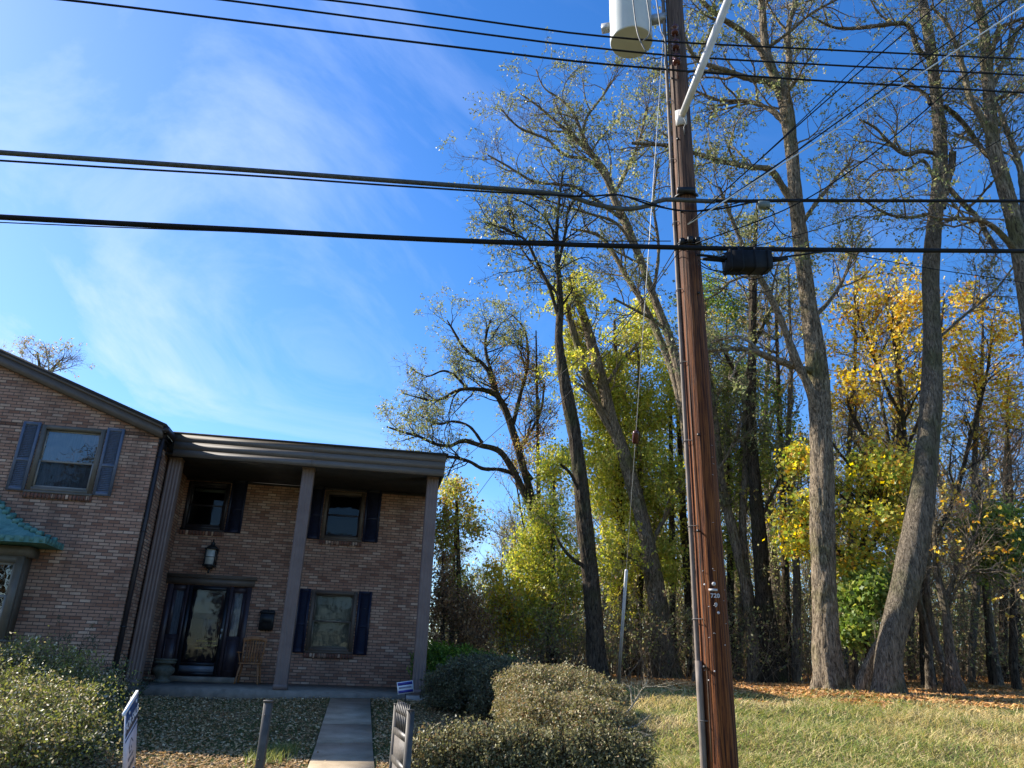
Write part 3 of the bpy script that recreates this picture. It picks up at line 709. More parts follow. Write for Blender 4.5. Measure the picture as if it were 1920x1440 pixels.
for i in range(len(S)-1):
    a, b = brow(i), brow(i+1)
    m.quad((a[0],a[2],a[3]),(a[1],a[2],a[3]),(b[1],b[2],b[3]),(b[0],b[2],b[3]))
    m.quad((a[1],a[2],a[3]),(a[1],VW-.004,a[3]),(b[1],VW-.004,b[3]),(b[1],b[2],b[3]))
    m.quad((a[0],VW-.004,a[3]),(a[0],a[2],a[3]),(b[0],b[2],b[3]),(b[0],VW-.004,b[3]))
a = brow(0); m.quad((a[0],a[2],a[3]),(a[0],VW-.004,a[3]),(a[1],VW-.004,a[3]),(a[1],a[2],a[3]))
cr = m.build('copper_roof', COPPER, hroot)
m = hb()      # crimped cover strips down the hips, wall line and eave
def crimp(p, q, n, sz=.075):
    p = np.array(p); q = np.array(q)
    for i in range(n):
        c = p+(q-p)*(i+.5)/n; h = np.linalg.norm(q-p)/n*.32
        m.bbox(c[0]-h, c[0]+h, c[1]-sz*.55, c[1]+sz*.55, c[2]-.01, c[2]+sz, .008)
for i in range(2, len(S)-1):
    a, b = brow(i), brow(i+1); n = max(1, int(round(np.hypot(b[1]-a[1], b[3]-a[3])/.16)))
    crimp((a[1],a[2]+.03,a[3]), (b[1],b[2]+.03,b[3]), n); crimp((a[1],VW-.05,a[3]), (b[1],VW-.05,b[3]), n); crimp((a[0],a[2]+.03,a[3]), (b[0],b[2]+.03,b[3]), n)
a = brow(1)
x = a[0]+.1
while x < a[1]-.05: m.bbox(x, x+.07, a[2]-.012, a[2]+.01, 3.645, 3.735, .006); x += .17
x = a[2]+.08
while x < VW-.1: m.bbox(a[1]-.01, a[1]+.014, x, x+.07, 3.645, 3.735, .006); x += .16
m.build('crimped_strip', COPPER, cr)

# ------------------------------------------------------------------ things on and by the porch
def lantern():
    o = empty('wall_lantern', h2w(-3.83, 19.45, 3.62), A10); tag(o, 'black iron wall lantern with pale panes above the front door', 'lantern')
    u, vv = -3.83, 19.40; m = hb()
    for s in (-1, 1):
        for q in (-1, 1): m.box(u+s*.115-.012, u+s*.115+.012, vv+q*.10-.012, vv+q*.10+.012, 3.80, 4.16)
    m.bbox(u-.145, u+.145, vv-.13, vv+.13, 3.765, 3.80); m.bbox(u-.15, u+.15, vv-.14, vv+.14, 4.16, 4.19); m.box(u-.115, u+.115, vv-.104, vv-.096, 3.97, 3.985)
    m.lathe((u,vv), [(.15,4.19),(.12,4.22),(.06,4.26),(.045,4.30),(.06,4.32),(.02,4.35),(.012,4.42)], 12)
    m.lathe((u,vv), [(.02,3.60),(.03,3.64),(.015,3.68),(.06,3.72),(.13,3.765)], 12); m.build('lantern_cage', BLACKM, o)
    m = hb(); m.bbox(u-.05, u+.05, VB-.03, VB-.002, 3.72, 4.28); m.tube([(u,VB-.03,3.78),(u,VB-.1,3.70),(u,vv,3.70)], .014, 8); m.tube([(u,VB-.03,4.22),(u,VB-.08,4.28),(u,vv+.03,4.25)], .012, 8); m.build('bracket', BLACKM, o)
    m = hb(); m.box(u-.100, u+.100, vv-.09, vv+.09, 3.803, 4.158); m.build('pane', noisy('pale_pane', (.42,.42,.36), (.60,.60,.54), 9, .25, .0005), o)  # near-white pane colour, varied slightly by noise
lantern()
def mailbox():
    m = hb(); a, b, c, d = -2.50, -2.175, 2.38, 2.80; v0 = VB-.13
    m.bbox(a, b, v0, VB-.004, c, d-.05, .012); m.bbox(a-.015, b+.015, v0-.02, VB-.004, d-.05, d, .012)
    for i in range(9): x = a+.02+i*(b-a-.04)/8; h = .02+.03*abs(math.sin(i*1.2)); m.lathe((x, VB-.03), [(.014,d),(.02,d+h*.5),(.006,d+h)], 8); m.lathe((x, VB-.03), [(.006,c-h*.8),(.018,c-h*.3),(.012,c)], 8)
    o = m.build('mailbox', BLACKM); tag(o, 'black metal wall mailbox with a scalloped edge between the front door and the middle column', 'mailbox')
    m = hb(); m.bbox(a+.05, b-.05, v0-.008, v0-.001, 2.52, 2.70, .003); m.build('front_panel', BLACKM, o)
mailbox()
def rocking_chair():
    cu, cv = -2.52, 19.15; z = 1.175
    o = empty('wooden_chair', h2w(cu, cv, z), A10); tag(o, 'brown wooden slat back armchair on the porch beside the door', 'chair')
    m = hb(); m.bbox(cu-.24, cu+.24, cv-.22, cv+.22, z+.42, z+.455, .012); m.build('seat', WOODC, o)
    def sp(p, q, r=.02): 
        p = np.array(p); q = np.array(q); return [p+(q-p)*t for t in (0,.15,.4,.6,.85,1)], [r*.7, r, r*.75, r*1.15, r*.9, r*.6]
    for s in (-1, 1):
        for q in (-1, 1):
            m = hb(); P, rr_ = sp((cu+s*.25, cv+q*.24, z), (cu+s*.19, cv+q*.17, z+.425), .024); m.tube(P, rr_, 10); m.build('leg', WOODC, o)
    m = hb()
    for s in (-1, 1): P, rr_ = sp((cu+s*.235, cv-.2, z+.17), (cu+s*.235, cv+.2, z+.17), .014); m.tube(P, rr_, 8)
    P, rr_ = sp((cu-.23, cv, z+.17), (cu+.23, cv, z+.17), .014); m.tube(P, rr_, 8); m.build('stretcher', WOODC, o)
    m = hb()
    for s in (-1, 1): P, rr_ = sp((cu+s*.22, cv+.18, z+.45), (cu+s*.245, cv+.27, z+1.0), .018); m.tube(P, rr_, 10)
    for i in range(6): x = cu-.15+i*.06; m.tube([(x,cv+.185,z+.45),(x*1+.0,cv+.235,z+.72),(x+(x-cu)*.1,cv+.262,z+.95)], [.013,.019,.013], 8)
    pts = [(cu-.27+.54*t, cv+.268, z+.95+.05*math.sin(math.pi*t)) for t in np.linspace(0,1,9)]
    for p, q in zip(pts, pts[1:]): m.add([(p[0],p[1]-.012,p[2]-.05),(q[0],q[1]-.012,q[2]-.05),(q[0],q[1]-.012,q[2]+.04),(p[0],p[1]-.012,p[2]+.04),(p[0],p[1]+.012,p[2]-.05),(q[0],q[1]+.012,q[2]-.05),(q[0],q[1]+.012,q[2]+.04),(p[0],p[1]+.012,p[2]+.04)], [(0,1,2,3),(7,6,5,4),(3,2,6,7),(0,4,5,1)])
    m.build('backrest', WOODC, o)
    for s in (-1, 1):
        m = hb(); m.bbox(cu+s*.27-.03, cu+s*.27+.03, cv-.24, cv+.26, z+.66, z+.685, .008); m.tube([(cu+s*.21,cv-.15,z+.45),(cu+s*.27,cv-.17,z+.665)], .014, 8); m.build('armrest', WOODC, o)
rocking_chair()
def planter():
    c = (-4.28, 18.75); z = 1.155
    o = empty('stone_planter', h2w(*c, z), A10); tag(o, 'squat octagonal stone urn pedestal on the porch left of the door step', 'planter')
    m = hb(); m.lathe(c, [(.20,z),(.20,z+.05),(.13,z+.09),(.17,z+.15),(.235,z+.23),(.235,z+.30),(.16,z+.36),(.13,z+.385)], 8); m.build('urn_body', STONE, o)
    m = hb(); m.lathe(c, [(.13,z+.386),(.24,z+.41),(.24,z+.435),(.21,z+.45),(.25,z+.47),(.25,z+.50),(.18,z+.50),(.17,z+.44)], 8); m.build('rim', STONE, o)
planter()
def dark_mat():
    m = hb(); m.add([(-1.15,17.40,1.088),(-.42,17.40,1.085),(-.40,17.56,1.105),(-1.17,17.56,1.108),(-1.15,17.40,1.122),(-.42,17.40,1.117),(-.40,17.56,1.135),(-1.17,17.56,1.138)], [(4,5,6,7),(0,1,5,4),(1,2,6,5),(2,3,7,6),(3,0,4,7),(3,2,1,0)])
dark_mat()
def secsign():
    p = at(759, 1308, 16.1); x, y = p[0], p[1]; g = float(ground(x, y))
    o = empty('security_sign', (x, y, g), 0); tag(o, 'small tilted blue and white yard sign on a thin stake before the right porch column', 'sign')
    n = np.array([.15, -1, .25]); n /= np.linalg.norm(n); e1 = np.cross(n, (-.16,0,1)); e1 /= np.linalg.norm(e1); e1 = -e1 if e1[0] < 0 else e1; e2 = np.cross(n, e1); e2 = -e2 if e2[2] < 0 else e2
    c = at(760, 1289, 16.1)
    def rect(mb, x0, x1, y0, y1, d, t=.008):
        P = [c+e1*a+e2*b+n*dd for dd in (d, d+t) for a, b in ((x0,y0),(x1,y0),(x1,y1),(x0,y1))]
        mb.add(P, [(3,2,1,0),(4,5,6,7),(0,1,5,4),(1,2,6,5),(2,3,7,6),(3,0,4,7)])
    m = MB(); rect(m, -.16, .16, -.115, .115, 0); m.build('sign_plate', WHITEP, o)
    B = flat('sign_blue', (.03,.03,.22)); m = MB(); rect(m, -.145, .145, .045, .10, .009, .002); rect(m, -.145, .145, -.10, -.05, .009, .002); m.build('blue_band', B, o)
    m = MB(); rr = random.Random(2)
    for i in range(12): rect(m, -.125+i*.021, -.125+i*.021+.013, -.018, .018, .009, .002)
    m.build('lettering', flat('sign_ink', (.05,.05,.12)), o)
    m = MB(); m.tube([(x+.01, y+.01, g-.1), tuple(c-e2*.10-n*.008)], .010, 8); m.build('stake', BLACKM, o)
secsign()

# ------------------------------------------------------------------ for-sale sign
def text_mesh(body, size, mat_, name, parent, origin, ex, ey, n, extrude=.001, bold=0.0):
    cu = bpy.data.curves.new('t', 'FONT'); cu.body = body; cu.size = size; cu.extrude = extrude; cu.offset = bold; cu.align_x = 'CENTER'; cu.align_y = 'CENTER'
    to = bpy.data.objects.new('t', cu); COL.objects.link(to); dg = bpy.context.evaluated_depsgraph_get(); me = bpy.data.meshes.new_from_object(to.evaluated_get(dg)); bpy.data.objects.remove(to)
    me.name = name; me.materials.clear(); me.materials.append(mat_)
    o = bpy.data.objects.new(name, me); COL.objects.link(o)
    Mx = Matrix(((ex[0],ey[0],n[0],origin[0]),(ex[1],ey[1],n[1],origin[1]),(ex[2],ey[2],n[2],origin[2]),(0,0,0,1)))
    pm = Matrix.Translation(parent.location) @ parent.rotation_euler.to_matrix().to_4x4()
    me.transform(pm.inverted() @ Mx); o.parent = parent
    return o
def salesign():
    A = at(236, 1338, 7.55); Bf = at(258.5, 1300, 7.9)
    e1 = Bf-A; wd = np.linalg.norm(e1); e1 = e1/wd; up = unit(np.array([-.17,0,1.])); n = np.cross(e1, up); n /= np.linalg.norm(n)
    if n[0] < 0: n = -n
    e2 = up
    g = float(ground(A[0], A[1])); o = empty('for_sale_sign', (A[0]+e1[0]*wd/2, A[1]+e1[1]*wd/2, g), 0); tag(o, 'white and blue yard sign reading FOR SALE hung on a white post on the lawn', 'sign')
    H = .60
    def slab(mb, s0, s1, z0, z1, d0, d1):
        P = [A+e1*s+e2*z+n*d for d in (d0, d1) for s, z in ((s0,z0),(s1,z0),(s1,z1),(s0,z1))]; mb.add(P, [(3,2,1,0),(4,5,6,7),(0,1,5,4),(1,2,6,5),(2,3,7,6),(3,0,4,7)])
    m = MB(); slab(m, 0, wd, -H, -.0, -.01, .004); m.build('sign_panel', noisy('sign_white', (.60,.58,.66), (.68,.66,.72), 5, .4, 0), o)
    NAVY = flat('sign_navy', (.028,.05,.11)); m = MB(); slab(m, 0, wd, -.215, -.002, .0045, .006); slab(m, 0, wd, -.255, -.237, .0045, .006); m.build('blue_band', NAVY, o)
    m = MB(); slab(m, -.06, wd+.0, .002, .030, -.018, .005); m.build('top_bar', WHITEP, o)
    m = MB()
    for s in (.09, wd-.08): slab(m, s-.012, s+.012, -.045, -.02, .0065, .012)
    m.build('grommet', WHITEP, o)
    WI = flat('sign_white_ink', (.62,.64,.68))
    c = A+e1*wd*.5+e2*(-.135)+n*.0072
    t = text_mesh('FOR SALE', .098, WI, 'lettering', o, c, e1, e2, n, .0006, .003)
    # house emblem and grey contact lines
    INK = flat('sign_grey_ink', (.10,.11,.16)); m = MB(); cx = wd*.5
    def line(a, b, t=.012):
        a = np.array(a); b = np.array(b); d = (b-a)/np.linalg.norm(b-a); q = np.array([-d[1], d[0]])*t/2; P = [A+e1*p[0]+e2*p[1]+n*.0065 for p in (a-q, b-q, b+q, a+q)]; m.add(P, [(0,1,2,3)])
    line((cx-.07,-.36),(cx,-.30)); line((cx,-.30),(cx+.07,-.36)); line((cx-.045,-.35),(cx-.045,-.41)); line((cx-.045,-.41),(cx+.02,-.41)); line((cx+.0,-.36),(cx+.03,-.40))
    rr = random.Random(8)
    for z, x0, x1, h in ((-.455,.12,wd-.12,.03),(-.535,.07,wd-.07,.045)):
        x = x0
        while x < x1: w_ = rr.uniform(.012,.03); line((x,z),(x+w_,z),h*rr.uniform(.5,1)); x += w_+.009
    m.build('emblem', INK, o)
    m = MB(); slab(m, .04, wd-.03, -H-.15, -H-.02, -.008, .004); slab(m, .04, wd-.03, -H-.30, -H-.17, -.008, .004); m.build('rider_panel', NAVY, o)
    m = MB()
    for z in (-H-.085, -H-.235):
        x = .08
        while x < wd-.09: w_ = rr.uniform(.02,.035); slab(m, x, x+w_, z-.03, z+.03, .0045, .006); x += w_+.012
    m.build('rider_lettering', WI, o)
    m = MB(); q = A+e1*(wd-.05)-n*.035; gq = float(ground(q[0], q[1])); m.tube([q, q-e2*(q[2]-gq+.1)], .022, 4)
    m.build('post', WHITEP if False else noisy('post_dark', (.05,.05,.05), (.09,.09,.085), 6, .6, .001), o)
salesign()

# ------------------------------------------------------------------ iron fence post, gate and gate post
def post(x, y, ztop, w_, label, cap=False, name='fence_post'):
    g = float(ground(x, y)); m = MB(); h = w_/2
    m.bbox(x-h, x+h, y-h, y+h, g-.15, ztop-.012, .005)
    if cap: m.lathe((x,y), [(h*1.25,ztop-.012),(h*1.35,ztop+.01),(h*1.2,ztop+.035),(h*.7,ztop+.055),(h*.1,ztop+.062)], 14)
    else: m.bbox(x-h*1.15, x+h*1.15, y-h*1.15, y+h*1.15, ztop-.011, ztop+.006, .004)
    for k in range(3): m.lathe((x-h*.2, y-h-.006), [(.006, ztop-.12-k*.36),(.006, ztop-.108-k*.36)], 6)
    o = m.build(name, GATEM); tag(o, label, 'post'); return o
p = at(504, 1314, 7.35); post(p[0], p[1], p[2], .068, 'square grey metal fence post standing alone in the lawn left of the path', name='fence_post')
p = at(753, 1318, 7.95); post(p[0], p[1], p[2]-.05, .085, 'thick metal gate post with a rounded cap behind the open gate', True, 'gate_post')
def gate():
    N_ = at(771, 1334, 6.45); Fp = at(744, 1320, 7.5)
    g = float(ground(N_[0], N_[1])); o = empty('metal_gate', (N_[0], N_[1], g), 0); tag(o, 'grey metal gate with spear tips and solid lower panels standing open', 'gate')
    zt = (N_[2]+Fp[2])/2; d = Fp-N_; d[2] = 0; L = np.linalg.norm(d); e = d/L; n = np.array([-e[1], e[0], 0])
    def bar(mb, s0, s1, z0, z1, t=.02):
        P = [np.array([N_[0], N_[1], 0])+e*s+n*q+np.array([0,0,z]) for q in (-t, t) for s, z in ((s0,z0),(s1,z0),(s1,z1),(s0,z1))]; mb.add(P, [(3,2,1,0),(4,5,6,7),(0,1,5,4),(1,2,6,5),(2,3,7,6),(3,0,4,7)])
    zb = g+.1
    m = MB(); bar(m, 0, .05, zb, zt, .028); bar(m, L-.045, L, zb, zt, .026); bar(m, -.004, .054, zt+.001, zt+.008, .03); bar(m, L-.048, L+.003, zt+.001, zt+.008, .029)
    for z in (zt-.235, zt-.46, zb+.03): bar(m, .051, L-.046, z, z+.05, .018)
    m.build('gate_frame', GATEM, o)
    m = MB(); bar(m, .051, L-.046, zt-.409, zt-.236, .006); bar(m, .051, L-.046, zb+.081, zt-.461, .006); m.build('gate_panel', PANELM, o)
    m = MB(); k = 8
    for i in range(k):
        s = .1+(L-.2)*i/(k-1); b = np.array([N_[0], N_[1], 0])+e*s
        m.tube([b+[0,0,zt-.185], b+[0,0,zt-.06]], .007, 6); m.lathe((b[0], b[1]), [(.007,zt-.06),(.02,zt-.05),(.016,zt-.03),(.001,zt+.045)], 4)
    m.build('spear_tips', GATEM, o)
gate()

# ================================================================== UTILITY POLE, HARDWARE, CABLES
PX = at(1354, 1440, 8.0)[0]; PY = 8.0
PG = float(ground(PX, PY))
pole = empty('utility_pole', (PX, PY, PG)); tag(pole, 'tall reddish brown wooden utility pole stencilled 720 over 9', 'utility pole')
def prad(z): return .152-.0034*(z-PG)
def build_pole():
    n = 48; zs = np.arange(PG-.3, 13.6, .10); V = []; w = np.arange(n)*2*math.pi/n
    for z in zs:
        k = 1+.018*np.sin(w*9+.5*np.sin(z*.8))+.014*np.sin(w*17+1.2*np.sin(z*.5)+1)+.01*np.sin(w*3+z*.35)
        x = PX+prad(z)*k*np.cos(w)+.008*math.sin(z*.7); y = PY+prad(z)*k*np.sin(w); V.append(np.stack([x, y, np.full(n, z)], 1))
    K = len(zs); i = (np.arange(K-1)*n)[:, None]; q = np.arange(n)[None]; q2 = (q+1)%n; Fc = np.stack([i+q, i+q2, i+n+q2, i+n+q], -1).reshape(-1, 4)
    rawmesh('pole_shaft', np.concatenate(V), [Fc, (np.arange(n)+(K-1)*n)[None]], POLEM, pole, True)
build_pole()
vd = np.array([PX, PY, 0.]); vd /= np.linalg.norm(vd); lat = np.array([vd[1], -vd[0], 0])     # towards the right as seen
def onpole(z, ang, extra=0.0):
    "point on the pole skin; ang 0 = facing the camera, positive = right"
    r_ = prad(z)+extra; a = R(ang); return np.array([PX, PY, z])+(-vd*math.cos(a)+lat*math.sin(a))*r_
def riser():
    m = MB(); zs = np.linspace(PG-.2, 12.5, 30); pts = [onpole(z, -78+4*math.sin(z*.5), .032) for z in zs]; m.tube(pts, [.024]*30, 10)
    zz_ = np.linspace(PG-.2, PG+1.1, 6); m.tube([onpole(z, -66, .034) for z in zz_], .034, 10)
    o = m.build('riser_conduit', noisy('conduit', (.10,.075,.06), (.26,.21,.17), 10, .7, .001, (1,1,.4)), pole, True)
    m = MB()
    for z in np.arange(PG+.55, 12, .95):
        m.tube([onpole(z, a, .003 if a > -58 or a < -98 else .060) for a in range(-115, -40, 8)], .005, 6)
    m.build('conduit_strap', noisy('strap', (.10,.09,.08), (.18,.16,.15), 9, .6, 0), o)
riser()
def onpole_px(y, ang=0): 
    p = at(1266+.0611*y, y, PY); return p[2]
TAGM = noisy('tag_metal', (.45,.42,.40), (.62,.58,.55), 20, .5, .0005)
z720 = onpole_px(1120, 0)
def numtag():
    def face(z, ang): 
        a = R(ang); n = -vd*math.cos(a)+lat*math.sin(a); ex = np.array([-n[1], n[0], 0]); ex = ex if ex@lat > 0 else -ex; return onpole(z, ang, .013), ex, np.array([0,0,1.]), n
    for ch, ang, z in (('7',3,z720),('2',14.5,z720),('0',26,z720),('9',15,onpole_px(1137))):
        o_, ex, ey, n = face(z, ang); text_mesh(ch, .058, TAGM, 'number_plate', pole, o_, ex, ey, n, .003, .002)
    m = MB(); zb = onpole_px(1109)
    P = [onpole(zb+dz, a, e) for e in (.006, .014) for a in (-8, 8, 24) for dz in (-.011, .011)]
    m.add(P, [(6,8,9,7),(8,10,11,9),(0,1,3,2),(2,3,5,4),(6,7,1,0),(10,4,5,11),(7,9,3,1),(9,11,5,3),(6,0,2,8),(8,2,4,10)]); m.build('tag_strip', TAGM, pole)
    for ang, y, r_ in ((12,1098,.020),(22,1151,.014),(-22,1099,.010),(12,1070,.005),(-5,1259,.008),(-28,1276,.007),(40,1210,.006)):
        m = MB(); z = onpole_px(y); a = R(ang); n = -vd*math.cos(a)+lat*math.sin(a); ex = np.cross([0,0,1.], n); c = onpole(z, ang, .009)
        P = [c+ex*r_*math.cos(t)+np.array([0,0,1.])*r_*math.sin(t)+n*d for d in (0,.006) for t in np.arange(10)*.628]
        m.add(P, [tuple(range(10,20)), tuple(range(9,-1,-1))]+[(i,(i+1)%10,10+(i+1)%10,10+i) for i in range(10)]); m.build('round_tag', TAGM, pole)
numtag()
PORC = noisy('brown_porcelain', (.05,.016,.013), (.10,.03,.022), 8, .25, .0005)
SD = h2w(1, 0)       # street direction: the lines run along this
def street_pt(x, y, off=0.0):
    "point on the vertical plane of the pole line, moved off metres towards the camera"
    nrm = np.array([-SD[1], SD[0], 0]); d = cF+cR*(x-960)/FPX-cU*(y-720)/FPX
    q = np.array([PX, PY, 0])-nrm*off; t = ((q-cC)@nrm)/(d@nrm); return cC+d*t
FRONT = .24
zi = [onpole_px(79), onpole_px(106), onpole_px(133)]
for z in zi:
    m = MB(); c = onpole(z, -3, .09)
    m.lathe((c[0], c[1]), [(.022,z-.07),(.055,z-.06),(.055,z-.03),(.03,z-.012),(.03,z+.012),(.055,z+.03),(.055,z+.06),(.022,z+.07)], 16); m.build('insulator', PORC, pole, True)
m = MB(); zc = (zi[0]+zi[2])/2
for s in (-1, 1): pass
m.tube([onpole(zi[2]-.22, -3, .09), onpole(zi[0]+.16, -3, .09)], .011, 8)
for z in (zi[0]+.12, (zi[0]+zi[1])/2, (zi[1]+zi[2])/2, zi[2]-.13): m.tube([onpole(z, -3, -.01), onpole(z, -3, .10)], .014, 6)
m.tube([onpole(zi[2]-.22,-3,.09), onpole(zi[2]-.24,-3,.0)], .012, 6); m.build('insulator_rack', noisy('rust_iron', (.06,.025,.02), (.12,.06,.045), 14, .7, .001), pole)

def cable(name, label, pts, r, mt=CABLE, cat='cable', group=None, n=8, ext=(0,0), smoothK=60, wob=0, tie=None):
    "pts: world points"
    P = np.array(pts, float)
    if ext[0]: P = np.concatenate([[P[0]+unit(P[0]-P[1])*ext[0]+[0,0,.0]], P])
    if ext[1]: P = np.concatenate([P, [P[-1]+unit(P[-1]-P[-2])*ext[1]]])
    Q, q = resample(P, np.full(len(P), r), smoothK)
    if wob: Q[:, 2] += wob*np.sin(np.arange(len(Q))*.9)
    m = MB(); m.tube(list(Q), list(q), n); o = m.build(name, mt, None, True, origin=Q[len(Q)//2]); tag(o, label, cat, group); return o
S_ = lambda L, off=0.0: [street_pt(x, y, off) for x, y in L]
cable('power_line', 'topmost of three thin black power lines crossing the upper sky', S_([(300,-24),(615,0),(960,47),(1100,65),(1268,79),(1500,91),(1920,111)], FRONT+.03), .0125, ext=(7,7))
cable('power_line', 'second from the top of three thin black power lines', S_([(200,-22),(420,0),(960,71),(1100,88),(1270,105),(1500,119),(1920,141)], FRONT+.03), .0125, ext=(6,7))
cable('power_line', 'third thin black power line from the top, meeting the pole above the pipe bracket', S_([(-150,-25),(125,0),(480,43),(960,101),(1100,117),(1272,132),(1500,149),(1920,174)], FRONT+.03), .0135, ext=(5,7))
cable('cable', 'thick grey black twisted cable left of the pole that dips before the upper bracket', S_([(0,286),(240,303),(480,320),(720,338),(960,356),(1060,366),(1110,382),(1170,392),(1215,386),(1240,375),(1275,375),(1340,378)], FRONT), .028, noisy('cable_worn', (.035,.038,.035), (.09,.095,.085), 20, .55, .001), ext=(6,0), smoothK=110)
cable('cable', 'upper dark cable running right from the pole over the trees', S_([(1240,373),(1340,377),(1500,376),(1700,376.5),(1920,377)], FRONT-.02), .022, ext=(0,7))
cable('cable', 'thin black cable hanging just below the thick twisted cable at the left', S_([(0,301),(240,316),(480,330),(720,347),(960,362),(1100,368),(1160,365),(1220,384),(1290,396),(1360,390),(1420,378),(1500,376)], FRONT+.03), .011, ext=(6,0), smoothK=110)
cable('cable', 'thickest black cable crossing the picture below the grey twisted cable', S_([(0,407),(240,420),(480,432),(720,445),(960,455),(1265,464),(1500,468),(1920,471)], FRONT), .030, ext=(6,7), smoothK=90)
cable('cable', 'hair thin wire just under the thickest black cable at the left', S_([(0,417),(240,427),(420,433.5),(620,440),(960,451),(1258,452)], FRONT+.02), .006, ext=(6,0))
cable('cable', 'black cable climbing from the splice case to the thickest cable', S_([(1430,487),(1500,478),(1560,471),(1700,470)], FRONT+.02), .012)
def clamps():
    m = MB()
    c = onpole_px(464)
    for a0 in (0, .03, -.035): m.tube([onpole(c+a0, a, .012) for a in range(-110, 111, 20)], .012, 6)
    for a in (-30, 5, 40): m.bbox(*sum(([v_-.03, v_+.03] for v_ in onpole(c, a, .03)[:2]), []), c-.03, c+.05)
    z = onpole_px(374); m.tube([onpole(z, a, .02) for a in range(-70, 71, 20)], .02, 6); q = onpole(z, -5, .05); m.bbox(q[0]-.09, q[0]+.13, q[1]-.03, q[1]+.03, z-.02, z+.05)
    m.build('cable_clamp', BLACKM, pole)
clamps()
def splice():
    a, b = street_pt(1361, 492, FRONT+.05), street_pt(1441, 492, FRONT+.05); e = (b-a); L = np.linalg.norm(e); e /= L; c = (a+b)/2; r_ = .128
    o = empty('splice_case', c); tag(o, 'black rectangular splice case hanging under the cables right of the pole', 'splice case')
    up = np.array([0,0,1.]); n = np.cross(e, up)
    def prism(mb, s0, s1, h, dp, bev):
        prof = [(-dp+bev,-h),(dp-bev,-h),(dp,-h+bev),(dp,h-bev),(dp-bev,h),(-dp+bev,h),(-dp,h-bev),(-dp,-h+bev)]
        P = [c+e*s+n*p+up*q for s in (s0, s1) for p, q in prof]; mb.add(P, [(i,(i+1)%8,8+(i+1)%8,8+i) for i in range(8)]+[tuple(range(7,-1,-1)), tuple(range(8,16))])
    m = MB(); prism(m, -L/2, L/2, r_, .10, .02)
    for s in (-.46, -.2, .1, .4): prism(m, s*L-.012, s*L+.012, r_+.008, .108, .02)
    m.build('case', CABLE, o)
    m = MB()
    m.tube([a-e*.30+up*.045, a-e*.02+up*.045], [.018, .042], 10); m.tube([b+e*.02+up*.04, b+e*.26+up*.05], [.042, .018], 10)
    m.build('end_boot', CABLE, o)
    m = MB(); m.tube([c-e*.1+up*r_, c-e*.1+up*(r_+.10)], .012, 6); m.tube([c+e*.12+up*r_, c+e*.12+up*(r_+.09)], .012, 6); m.build('hanger', BLACKM, o)
splice()
for k, (L, r_, lab) in enumerate((
    ([(1306,478),(1330,480),(1362,485)], .016, 'short black cable from the pole into the left end of the splice case'),
    ([(1308,487),(1340,508),(1370,512),(1400,511)], .006, 'slack black wire looping under the splice case from the pole'),
    ([(1310,495),(1330,505),(1375,512),(1410,524),(1440,516)], .006, 'lower slack black wire looping below the splice case'),
    ([(1370,512),(1395,540),(1430,548),(1458,535),(1445,512)], .005, 'round loop of thin black wire hanging beneath the right end of the splice case'),
    ([(1437,388),(1452,400),(1450,425),(1438,433),(1446,415),(1470,440),(1500,445)], .006, 'curled wire hanging from the grey terminal block on the upper cable'),
    ([(1105,380),(1150,366),(1200,374),(1270,395),(1330,392),(1400,376)], .007, 'sagging black wire looping past the pole at the upper bracket'))):
    cable('wire', lab, S_(L, FRONT+.08), r_, smoothK=40)
m = MB(); a, b = street_pt(1421, 384, FRONT+.03), street_pt(1441, 384, FRONT+.03); m.bbox(a[0], b[0], a[1]-.04, a[1]+.04, a[2]-.045, a[2]+.04, .01)
tag(m.build('terminal_block', noisy('terminal', (.12,.15,.14), (.2,.24,.22), 10, .6, .001)), 'small grey green terminal block clipped on the upper cable right of the pole', 'terminal block')

def pole_bits():
    rr = random.Random(4); 
    for i in range(7):
        z = PG+1.2+i*1.25+rr.uniform(-.3,.3); a = rr.uniform(-50, 50); m = MB(); q0 = onpole(z, a, -.01); q1 = onpole(z, a, .022); m.tube([q0, q1], .010, 6); m.tube([q1, q1+(q1-q0)*.25], .017, 6); m.build('bolt', BLACKM, pole)
    for i in range(16):
        z = PG+.9+rr.uniform(0, 2.6); a = rr.uniform(-55, 60); m = MB(); m.tube([onpole(z, a, .004), onpole(z, a+4, .010), onpole(z+rr.uniform(-.008,.008), a+8, .004)], .0022, 5); m.build('staple', STEEL, pole)
    m = MB(); m.tube([onpole(z_, -38+3*math.sin(z_), .006) for z_ in np.linspace(PG+.2, 12.5, 40)], .0045, 5); m.build('ground_wire', noisy('old_copper', (.08,.05,.03), (.16,.11,.07), 9, .6, 0), pole)
pole_bits()
